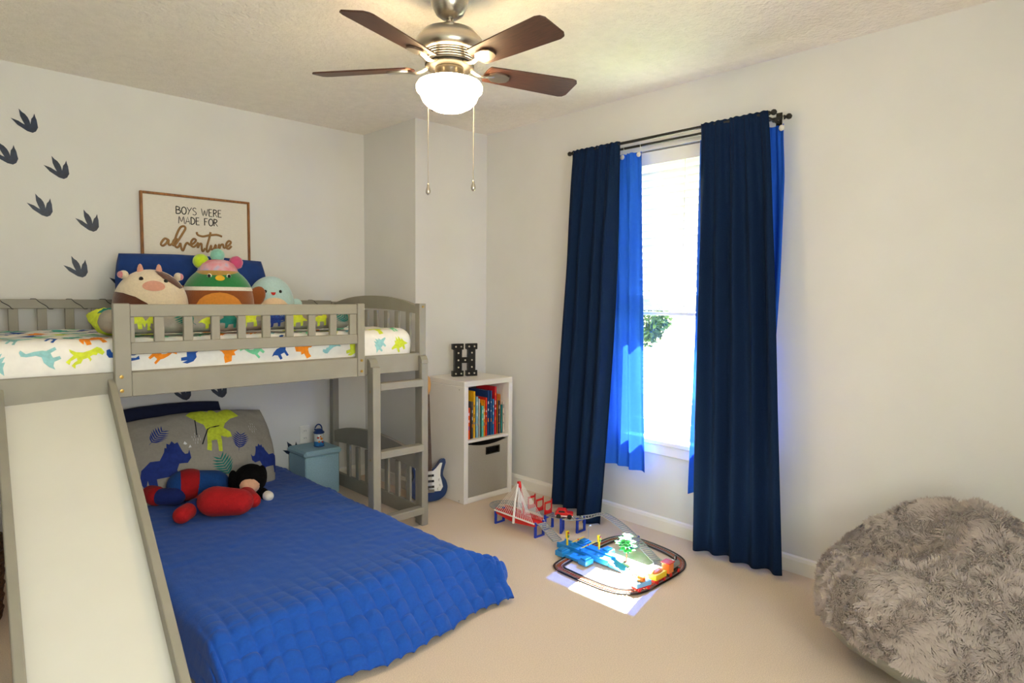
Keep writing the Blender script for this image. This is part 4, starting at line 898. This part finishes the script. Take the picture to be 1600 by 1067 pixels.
# ================================================================ toy road and railway on the carpet
tp_ = {k: mat('toy_' + k, v, .35, .03, 20, spec=.5) for k, v in dict(red='#c81818', white='#e8e6e4', blue='#1538a8', sky='#2484c8', grey='#8e9092', yellow='#e8c81c', black='#17130f', brown='#9a4a28', green='#4cb46a', dgreen='#1f7a4c', orange='#e0762a', lblue='#7fb8e0', trunk='#7a4022').items()}
def track(name, label, pts, m_rail, m_tie, gauge=.022, group=None, parent=None, tie_step=.011, rail_r=.0026, lip=.006):
    """two rails with ties along a 3-D centre line"""
    P = catmull(pts, 8); L = [0]
    for i in range(1, len(P)): L.append(L[-1] + (P[i] - P[i - 1]).length)
    def fr(s):
        for i in range(1, len(P)):
            if L[i] >= s or i == len(P) - 1:
                t = (s - L[i - 1]) / max(1e-9, L[i] - L[i - 1]); p = P[i - 1].lerp(P[i], t); d = (P[min(i + 1, len(P) - 1)] - P[max(i - 2, 0)]).normalized(); sd_ = d.cross(Vector((0, 0, 1))).normalized(); return p, d, sd_
    T = parent or thing(name, label, 'toy track', tuple(P[len(P) // 2]), group)
    n = len(P)
    for s_ in (-1, 1):
        mb = MB(); q = []
        for i in range(n):
            p, d, sd_ = fr(L[i] if 0 < i < n - 1 else (1e-4 if i == 0 else L[-1] - 1e-4)); q.append(p + sd_ * gauge * s_ + Vector((0, 0, lip / 2)))
        mb.tube(q, [(rail_r, lip / 2)] * n, 6, flat=(0, 0, 1)); mb.build('rail', m_rail, T)
    s = tie_step / 2
    while s < L[-1]:
        p, d, sd_ = fr(s); M = Matrix(((sd_.x, d.x, 0, p.x), (sd_.y, d.y, 0, p.y), (sd_.z, d.z, 1, p.z), (0, 0, 0, 1)))
        MB().box((-gauge, -tie_step * .27, .0), (gauge, tie_step * .27, .0022), M).build('tie', m_tie, T); s += tie_step
    return T
# brown and black oval railway
ov = [(2.225, 1.98), (2.218, 1.85), (2.222, 1.70), (2.255, 1.615), (2.33, 1.575), (2.46, 1.572), (2.6, 1.575), (2.69, 1.592), (2.765, 1.64), (2.805, 1.72), (2.825, 1.82), (2.83, 1.93), (2.80, 2.02), (2.73, 2.05), (2.6, 2.05), (2.45, 2.05), (2.33, 2.035), (2.255, 2.02)]
cxo = sum(p[0] for p in ov) / len(ov); cyo = sum(p[1] for p in ov) / len(ov)
ov = [(cxo + (a - cxo) * .955, cyo + (b - cyo) * .955, .003) for a, b in ov]; ov.append(ov[0])
rw = track('toy_railway', 'oval black and brown toy railway loop on the carpet', ov, tp_['black'], tp_['brown'], .024, tie_step=.0135, rail_r=.0045, lip=.007)
inner = catmull(ov, 8)
for s_ in (-1, 1):
    q = []
    for i in range(len(inner)):
        d = (inner[min(i + 1, len(inner) - 1)] - inner[max(i - 1, 0)]).normalized(); q.append(inner[i] + d.cross(Vector((0, 0, 1))) * .013 * s_ + Vector((0, 0, .004)))
    MB().tube(q, [(.0013, .003)] * len(q), 5, flat=(0, 0, 1)).build('metal_rail', tp_['grey'], rw)
# elevated grey car track
DZ = .078
t1 = track('toy_road', 'grey toy ramp running down from the red bridge to the blue crossing', [(2.475, 2.335, DZ), (2.468, 2.30, DZ - .006), (2.45, 2.23, .05), (2.435, 2.175, .036)], tp_['grey'], tp_['grey'], .026, 'grey toy road pieces', tie_step=.016)
t2 = track('toy_road', 'grey toy road looping from the far end of the bridge past the red car', [(2.47, 2.665, DZ), (2.475, 2.70, DZ), (2.50, 2.735, DZ), (2.54, 2.745, DZ), (2.575, 2.725, DZ), (2.59, 2.69, DZ), (2.60, 2.6, DZ), (2.605, 2.5, DZ), (2.605, 2.42, DZ), (2.61, 2.34, DZ), (2.64, 2.27, DZ), (2.70, 2.235, DZ)], tp_['grey'], tp_['grey'], .026, 'grey toy road pieces', tie_step=.016)
t3 = track('toy_road', 'grey toy road with a hump that runs down beside the curtain to the train', [(2.70, 2.235, DZ), (2.735, 2.20, DZ + .008), (2.762, 2.14, DZ + .03), (2.765, 2.08, DZ + .022), (2.745, 1.98, .08), (2.71, 1.87, .05), (2.67, 1.77, .026), (2.65, 1.725, .016), (2.635, 1.69, .012), (2.60, 1.672, .011), (2.56, 1.675, .011), (2.45, 1.70, .011)], tp_['grey'], tp_['grey'], .024, 'grey toy road pieces', tie_step=.016)
for (x, y, rz, lb, h_) in ((2.47, 2.655, 0, 'blue toy support under the far end of the red bridge', DZ), (2.478, 2.345, 0, 'blue toy support under the near end of the red bridge', DZ), (2.607, 2.395, 0, 'blue toy support under the road behind the red car', DZ), (2.625, 2.31, .5, 'blue toy support just below the red car', DZ), (2.70, 2.238, 0, 'blue toy support under the road beside the navy curtain', DZ), (2.72, 1.90, -.3, 'short blue toy support above the toy tree', .055)):
    T0 = thing('toy_support', lb, 'toy support', (x, y, 0), 'blue toy road supports'); M = Matrix.Translation((x, y, 0)) @ Matrix.Rotation(rz, 4, 'Z')
    for s_ in (-1, 1): MB().box((s_ * .031 - .006, -.006, 0), (s_ * .031 + .006, .006, h_ + .006), M).build('leg', tp_['blue'], T0, bevel=.001)
    MB().box((-.025, -.006, 0), (.025, .006, .008), M).build('foot_bar', tp_['blue'], T0, bevel=.001); MB().box((-.025, -.006, h_ - .012), (.025, .006, h_ - .005), M).build('cross_bar', tp_['blue'], T0)
# red bridge
T0 = thing('toy_bridge', 'red toy bridge with a tall tower and white cables', 'toy bridge', (2.47, 2.5, 0))
bxm = 2.472
dk = MB().prism([(2.34, -.008), (2.5, -.026), (2.66, -.008), (2.66, .004), (2.34, .004)], .074, Matrix(((0, 0, 1, bxm - .037), (1, 0, 0, 0), (0, 1, 0, DZ - .006), (0, 0, 0, 1)))).build('deck', tp_['red'], T0)
for s_ in (-1, 1):
    MB().tube([(bxm + s_ * .042, 2.5, .045), (bxm + s_ * .030, 2.5, .17), (bxm + s_ * .008, 2.5, .262)], [.008, .006, .005], 8).build('tower_leg', tp_['white'] if s_ < 0 else tp_['red'], T0)
    MB().box((bxm + s_ * .041 - .003, 2.34, DZ), (bxm + s_ * .041 + .003, 2.66, DZ + .007)).build('edge_rail', tp_['white'], T0)
    for side in (-1, 1):
        for k in range(9):
            y = 2.5 + side * (.026 + .0158 * k); MB().tube([(bxm + s_ * (.009 + .001 * k), 2.5 + side * .004, .262 - .0085 * (8 - k)), (bxm + s_ * .041, y, DZ + .004)], .0012, 5).build('cable', tp_['white'], T0)
        for k in range(12): y = 2.5 + side * (.02 + .0117 * k); MB().box((bxm + s_ * .036 - .001, y - .003, DZ), (bxm + s_ * .036 + .001, y + .003, DZ + .02)).build('railing_post', tp_['red'], T0)
MB().box((bxm - .008, 2.493, .24), (bxm + .008, 2.507, .274)).build('tower_cap', tp_['red'], T0); MB().box((bxm - .04, 2.494, .05), (bxm + .04, 2.506, .062)).build('tower_base', tp_['red'], T0)
# red barrier frames beside the road
for (y, lb) in ((2.53, 'red toy barrier frame farthest behind the bridge'), (2.465, 'red toy barrier frame in the middle beside the road'), (2.40, 'red toy barrier frame next to the red car')):
    T0 = thing('toy_barrier', lb, 'toy barrier', (2.605, y, DZ), 'red toy barriers')
    xa, xb, z0, z1 = 2.575, 2.637, DZ + .006, DZ + .078
    for lo, hi in (((xa, y - .002, z0), (xa + .008, y + .002, z1)), ((xb - .008, y - .002, z0), (xb, y + .002, z1 + .008)), ((xa, y - .002, z1 - .012), (xb, y + .002, z1)), ((xa, y - .002, z0), (xb, y + .002, z0 + .02))): bx('frame_bar', tp_['red'], lo, hi, T0, .0005)
    MB().tube([(lerp(xa, xb, k / 8), y, z0 + .03 - .012 * math.sin(PI * k / 8)) for k in range(9)], .003, 6).build('arc_bar', tp_['red'], T0)
# red car
T0 = thing('toy_car', 'small red toy car with white trim on the raised grey road', 'toy car', (2.632, 2.315, DZ + .004)); M = Matrix.Translation((2.635, 2.305, DZ + .004)) @ Matrix.Rotation(math.radians(-52), 4, 'Z') @ Matrix.Scale(1.2, 4)
side = [(-.04, .006), (.04, .006), (.042, .018), (.036, .024), (.014, .026), (.006, .038), (-.03, .038), (-.038, .026), (-.042, .02)]
cb = MB().prism(side, .038, M @ Matrix(((1, 0, 0, 0), (0, 0, -1, .019), (0, 1, 0, 0), (0, 0, 0, 1)))).build('body', tp_['red'], T0, bevel=.002)
MB().box((-.04, -.0195, .008), (.04, .0195, .013), M).build('side_trim', tp_['white'], cb)
MB().prism([(-.026, .027), (.006, .027), (.001, .035), (-.024, .035)], .0392, M @ Matrix(((1, 0, 0, 0), (0, 0, -1, .0196), (0, 1, 0, 0), (0, 0, 0, 1)))).build('window', tp_['black'], cb)
for u in (-.025, .026):
    for s_ in (-1, 1): MB().lathe([(.004, -.005), (.011, -.005), (.0115, 0), (.011, .005), (.004, .005)], 16, M @ Matrix.Translation((u, s_ * .0185, .0085)) @ Matrix.Rotation(PI / 2, 4, 'X')).build('wheel', tp_['black'], T0)
# blue crossing
cc = Vector((2.455, 2.005, 0)); T0 = thing('toy_crossing', 'bright blue toy level crossing where road and railway meet', 'toy crossing', tuple(cc)); M = Matrix.Translation(cc)
cs = tp_['sky']
MB().box((-.1, -.05, .008), (.1, .05, .022), M).build('base_plate', cs, T0, bevel=.002)
for xa, xb, ya, yb, z in ((-.035, .035, -.17, .16, .030),): MB().box((xa, ya, .01), (xb, yb, z), M).build('road_deck', cs, T0, bevel=.002)
for sx_ in (-1, 1):
    MB().box((sx_ * .03 - .004, -.17, .03), (sx_ * .03 + .004, .16, .037), M).build('kerb', cs, T0)
    for sy_ in (-1, 1): MB().box((sx_ * .085 - .03, sy_ * .075 - .025, .0085), (sx_ * .085 + .03, sy_ * .075 + .025, .034), M).build('platform', cs, T0, bevel=.003); MB().box((sx_ * .085 - .022, sy_ * .075 - .016, .034), (sx_ * .085 + .022, sy_ * .075 + .016, .042), M).build('platform_step', cs, T0, bevel=.002)
MB().prism([(-.17, .03), (-.17, .008), (-.25, .004), (-.25, .007)], .06, M @ Matrix(((0, 0, 1, -.03), (1, 0, 0, 0), (0, 1, 0, 0), (0, 0, 0, 1)))).build('ramp', cs, T0)
for (px, py, lb) in ((886.3, 851.5, 'yellow toy traffic light at the bridge side of the blue crossing'), (935.8, 858.3, 'yellow toy traffic light at the tree side of the blue crossing')):
    p = at(px, py, 2, .038); T1 = thing('toy_traffic_light', lb, 'toy traffic light', tuple(p), 'toy traffic lights'); M1 = Matrix.Translation(p)
    MB().box((-.0035, -.0035, 0), (.0035, .0035, .05), M1).build('pole', tp_['yellow'], T1); MB().box((-.008, -.006, .038), (.008, .006, .074), M1).build('head', tp_['yellow'], T1, bevel=.001)
    hb2 = MB().box((-.0055, -.0085, .042), (.0055, -.006, .072), M1).build('face', tp_['black'], T1)
    for z, c in ((.066, 'red'), (.057, 'yellow'), (.048, 'green')): MB().ball((0, -.0085, z), .0035, 8, M1).build('lamp', tp_[c], hb2)
for (a, b, lb) in (((893, 848), (913, 838), 'yellow barrier arm at the back of the crossing'), ((907.5, 857), (930, 846), 'yellow barrier arm at the front of the crossing')):
    p, q = at(*a, 2, .05), at(*b, 2, .055); T1 = thing('toy_crossing_gate', lb, 'toy barrier', (p.x, p.y, .037), 'yellow barrier arms')
    MB().box((p.x - .006, p.y - .006, .036), (p.x + .006, p.y + .006, .052)).build('stand', cs, T1); MB().tube([p, q], .0026, 6).build('arm', tp_['yellow'], T1); MB().ball(tuple(p.lerp(q, .5)), .005, 8).build('disc', tp_['red'], T1)
p = at(919.3, 842.5, 2, .038); T1 = thing('toy_lamp_post', 'thin grey toy lamp post behind the blue crossing', 'toy lamp', tuple(p)); MB().tube([p, p + Vector((0, 0, .06)), p + Vector((.004, 0, .068)), p + Vector((.012, 0, .07))], .0016, 6).build('post', tp_['grey'], T1); MB().box((p.x + .008, p.y - .003, p.z + .068), (p.x + .02, p.y + .003, p.z + .073)).build('lamp', tp_['white'], T1)
# toy tree on a printed mat
p = at(978.5, 878.5, 2, 0)
matm = bpy.data.materials.new('printed_play_mat'); matm.use_nodes = True; _N = matm.node_tree.nodes; _L = matm.node_tree.links; _n = _N.new('ShaderNodeTexNoise'); _n.inputs['Scale'].default_value = 14; _t = _N.new('ShaderNodeTexCoord'); _r = _N.new('ShaderNodeValToRGB'); _L.new(_t.outputs['Object'], _n.inputs['Vector']); _L.new(_n.outputs['Fac'], _r.inputs[0]); _L.new(_r.outputs[0], _N['Principled BSDF'].inputs['Base Color']); _r.color_ramp.elements[0].position = .4; _r.color_ramp.elements[0].color = lin('#b9c49a'); _r.color_ramp.elements[1].position = .65; _r.color_ramp.elements[1].color = lin('#d8d2c4')
o = MB().box((2.50, 1.72, .0005), (2.70, 1.93, .002)).build('play_mat', matm, org=(2.6, 1.82, 0)); tag(o, 'pale green printed sheet inside the railway loop under the toy tree', 'play mat')
T0 = thing('toy_tree', 'green plastic toy tree inside the railway loop', 'toy tree', (p.x, p.y, .002))
MB().lathe([(.016, .002), (.015, .005), (.004, .007)], 14, Matrix.Translation((p.x, p.y, 0))).build('base', tp_['trunk'], T0); MB().tube([(p.x, p.y, .004), (p.x + .002, p.y, .05), (p.x - .001, p.y, .12)], [.0045, .0035, .002], 7).build('trunk', tp_['trunk'], T0)
rr = random.Random(2)
for z, R, n in ((.062, .04, 10), (.088, .052, 14), (.108, .044, 12), (.128, .03, 9)):
    for k in range(n):
        a = 2 * PI * k / n + rr.random() * .5; r1 = R * rr.uniform(.7, 1.1); c, s = math.cos(a), math.sin(a); dz = rr.uniform(-.006, .008); w_ = .011
        pts = [(p.x + c * r1 * t - s * w_ * q, p.y + s * r1 * t + c * w_ * q, z + dz * t + hgt) for t, q, hgt in ((.1, 0, 0), (.5, 1, .003), (.85, .8, .002), (1.05, 0, 0), (.85, -.8, .002), (.5, -1, .003))]
        MB().add(pts + [(x, y, zz + .003) for x, y, zz in pts], [(5, 4, 3, 2, 1, 0), (6, 7, 8, 9, 10, 11)] + [(i, (i + 1) % 6, (i + 1) % 6 + 6, i + 6) for i in range(6)]).build('leaf', tp_['green'] if k % 3 else tp_['dgreen'], T0)
# toy train
def wheels(M, L, T): 
    for u in (-L * .32, L * .32):
        for s_ in (-1, 1): MB().lathe([(.003, -.002), (.0075, -.002), (.008, 0), (.0075, .002), (.003, .002)], 12, M @ Matrix.Translation((u, s_ * .0145, .0078)) @ Matrix.Rotation(PI / 2, 4, 'X')).build('wheel', tp_['red'], T)
def onloop(x):
    b_ = min(inner, key=lambda q: (q.x - x) ** 2 + (0 if q.y < cyo else 9)); i = [k for k in range(len(inner)) if inner[k] is b_][0]
    d = (inner[min(i + 1, len(inner) - 1)] - inner[max(i - 1, 0)]).normalized(); return Matrix.Translation((b_.x, b_.y, .0085)) @ Matrix.Rotation(math.atan2(d.y, d.x), 4, 'Z') @ Matrix.Scale(1.25, 4)
M = onloop(2.585); T0 = thing('toy_locomotive', 'black and red toy steam locomotive on the oval railway', 'toy train', tuple(M.translation), 'toy train')
MB().box((-.045, -.013, .008), (.045, .013, .016), M).build('chassis', tp_['black'], T0); MB().lathe([(.013, -.008), (.0135, 0), (.0135, .052), (.011, .055)], 20, M @ Matrix.Translation((-.01, 0, .031)) @ Matrix.Rotation(PI / 2, 4, 'Y')).build('boiler', tp_['grey'], T0, smooth=True)
cbn = MB().box((-.045, -.016, .016), (-.012, .016, .052), M).build('cab', tp_['orange'], T0, bevel=.001); MB().box((-.048, -.019, .052), (-.008, .019, .056), M).build('roof', tp_['red'], cbn, bevel=.001)
MB().lathe([(.004, .04), (.0045, .056), (.006, .06)], 12, M @ Matrix.Translation((.032, 0, 0))).build('chimney', tp_['black'], T0); MB().lathe([(.005, .04), (.005, .048), (.002, .051)], 12, M @ Matrix.Translation((.01, 0, 0))).build('dome', tp_['white'], T0)
MB().prism([(.045, -.013), (.058, 0), (.045, .013)], .01, M @ Matrix.Translation((0, 0, .006))).build('cow_catcher', tp_['red'], T0); wheels(M, .09, T0)
M = onloop(2.463); T0 = thing('toy_wagon', 'yellow and orange toy tender coupled behind the locomotive', 'toy train', tuple(M.translation), 'toy train')
MB().box((-.035, -.013, .008), (.035, .013, .015), M).build('chassis', tp_['red'], T0); MB().prism([(-.034, .015), (.034, .015), (.037, .036), (-.037, .036)], .034, M @ Matrix(((1, 0, 0, 0), (0, 0, -1, .017), (0, 1, 0, 0), (0, 0, 0, 1)))).build('hopper', tp_['yellow'], T0, bevel=.001); MB().ball((0, 0, .036), (.03, .013, .009), 12, M).build('load', tp_['orange'], T0); wheels(M, .07, T0)
M = onloop(2.345); T0 = thing('toy_wagon', 'light blue toy wagon with an orange load at the end of the train', 'toy train', tuple(M.translation), 'toy train')
MB().box((-.035, -.013, .008), (.035, .013, .015), M).build('chassis', tp_['red'], T0); MB().box((-.035, -.016, .015), (.035, .016, .033), M).build('tub', tp_['lblue'], T0, bevel=.002); MB().lathe([(.016, .033), (.014, .048), (.006, .052)], 16, M).build('load', tp_['orange'], T0, smooth=True); wheels(M, .07, T0)

# ================================================================ bean bag
BC = Vector((2.60, .495, .0)); 
furm = mat('grey_fur', '#8f8580', .95, .05, 18, .7, 60, sheen=.5, bdist=.02); furtip = mat('grey_fur_strand', '#baaea8', .9, .05, 12, sheen=.3); vin = mat('bean_bag_underside', '#8b8d85', .45, .04, 20, .3, 30)
T0 = thing('bean_bag', 'large grey faux fur bean bag chair beside the wall', 'bean bag', tuple(BC))
def bag(az, el):
    """az around, el from the floor rim up to the crown"""
    ce, se = math.cos(el), math.sin(el); up = smooth01(.05, .6, se)
    R = .415 * (1 + .03 * math.cos(2 * az + .6))
    fl = ce ** .85 if se > 0 else ce ** 1.1
    x, y = R * fl * math.cos(az), R * fl * math.sin(az)
    z = .215 + (.275 if se > 0 else .215) * (abs(se) ** .92) * (1 if se > 0 else -1)
    z += .10 * math.exp(-((x - .10) ** 2 / .2 ** 2 + (y - .02) ** 2 / .30 ** 2)) * up            # high back
    z += .05 * math.exp(-((x + .08) ** 2 + (y + .13) ** 2) / .17 ** 2) * up            # arm on the near side
    a_ = math.radians(112); dx, dy = x + .07, y - .15; ux = dx * math.cos(a_) + dy * math.sin(a_); vx = -dx * math.sin(a_) + dy * math.cos(a_)
    z -= .15 * math.exp(-(ux / .17) ** 4 - (vx / .15) ** 4) * up                       # seat hollow
    for cx_, cy_, ang, ln, dp2 in ((.05, .10, .9, .10, .05), (-.06, .0, .5, .16, .04), (.10, .20, .8, .09, .045), (.12, .0, .3, .10, .025), (-.2, .12, 2.0, .1, .025)):
        e1 = (x - cx_) * math.cos(ang) + (y - cy_) * math.sin(ang); e2 = -(x - cx_) * math.sin(ang) + (y - cy_) * math.cos(ang)
        z -= dp2 * math.exp(-(e1 / ln) ** 2 - (e2 / .024) ** 2) * up
    p = Vector((BC.x + x, BC.y + y, z)); d = Vector((math.cos(az) * ce, math.sin(az) * ce, se))
    p += d * (.014 * noise.noise(p * 5) + .005 * noise.noise(p * 15)) 
    p.x = min(p.x, RX - .03); p.z = max(p.z, .006)
    return p
m = MB(); m.grid(lambda u, v: bag(2 * PI * u, -.16 + (PI / 2 + .16) * v), 120, 80, True); m.f.append(tuple(80 * 120 + i for i in range(120)))
cv = m.build('fur_cover', furm, T0, smooth=True)
m = MB(); m.grid(lambda u, v: (bag(2 * PI * u, -1.45 + (1.45 - .12) * v) - BC) * .985 + BC, 96, 20, True); m.f.append(tuple(range(95, -1, -1))); m.build('underside', vin, T0, smooth=True)
rg = np.random.default_rng(4); NF = 90000
m = MB(); V_ = []; F_ = []
grid_n = 220
for k in range(NF):
    v = rg.random(); el = math.asin(max(-1, min(1, v * (1 + math.sin(.16)) - math.sin(.16)))); az = 2 * PI * rg.random()
    p = bag(az, el); p1 = bag(az + .02, el); p2 = bag(az, min(el + .02, 1.56)); n = (p1 - p).cross(p2 - p)
    if n.length < 1e-9: continue
    n.normalize()
    fl = Vector((noise.noise(p * 9), noise.noise(p * 9 + Vector((5, 3, 1))), noise.noise(p * 9 + Vector((2, 8, 4))))) * 1.5 + Vector((noise.noise(p * 38), noise.noise(p * 38 + Vector((5, 3, 1))), noise.noise(p * 38 + Vector((2, 8, 4))))) * 1.4 + Vector((0, 0, -.25))
    fl -= n * fl.dot(n); L = rg.uniform(.016, .028)
    d1 = (n * .8 + fl * .7).normalized(); d2 = (n * .25 + fl * 1.2 + Vector(rg.normal(0, .25, 3))).normalized(); sd_ = d1.cross(n + Vector((.01, .02, .03))).normalized() * .0012
    a = p; b = p + d1 * L * .5; c = b + d2 * L * .5; i = len(V_)
    V_ += [tuple(a - sd_), tuple(a + sd_), tuple(b - sd_ * .9), tuple(b + sd_ * .9), tuple(c)]; F_ += [(i, i + 1, i + 3, i + 2), (i + 2, i + 3, i + 4)]
m.v = V_; m.f = F_; f_ = m.build('fur', furtip, cv, smooth=True); tag(f_, kind='stuff')

# ================================================================ basket behind the slide
wick = mat('dark_wicker', '#4a3018', .8, .45, 60, .6, 50, stretch=(1, 1, 3)); 
T0 = thing('wicker_basket', 'dark wicker basket on the floor behind the slide', 'basket', (.10, 3.22, 0)); Mk = Matrix.Translation((.10, 3.22, 0))
MB().lathe([(.13, .003), (.15, .01), (.165, .2), (.17, .33), (.16, .33), (.155, .2), (.14, .02)], 40, Mk).build('body', wick, T0, smooth=True)
for k in range(13):
    z = .02 + .025 * k; r = .151 + .0195 * k / 12
    MB().tube([(.10 + (r + .003 * math.sin(10 * t + PI * k)) * math.cos(t), 3.22 + (r + .003 * math.sin(10 * t + PI * k)) * math.sin(t), z) for t in [2 * PI * j / 60 for j in range(61)]], .011, 6).build('weave_row', wick, T0, smooth=True)
for (dx, dy, z, r, c, lb) in ((.06, -.03, .36, .07, 'red', 'red stuffed toy ball on top of the basket'), (-.05, .04, .36, .06, 'white', 'white stuffed toy ball on top of the basket')):
    o = MB().ball((.10 + dx, 3.22 + dy, z), (r, r, r * .85), 18).build('stuffed_ball', plc[c], smooth=True, org=(.10 + dx, 3.22 + dy, z - r)); tag(o, lb, 'plush toy')
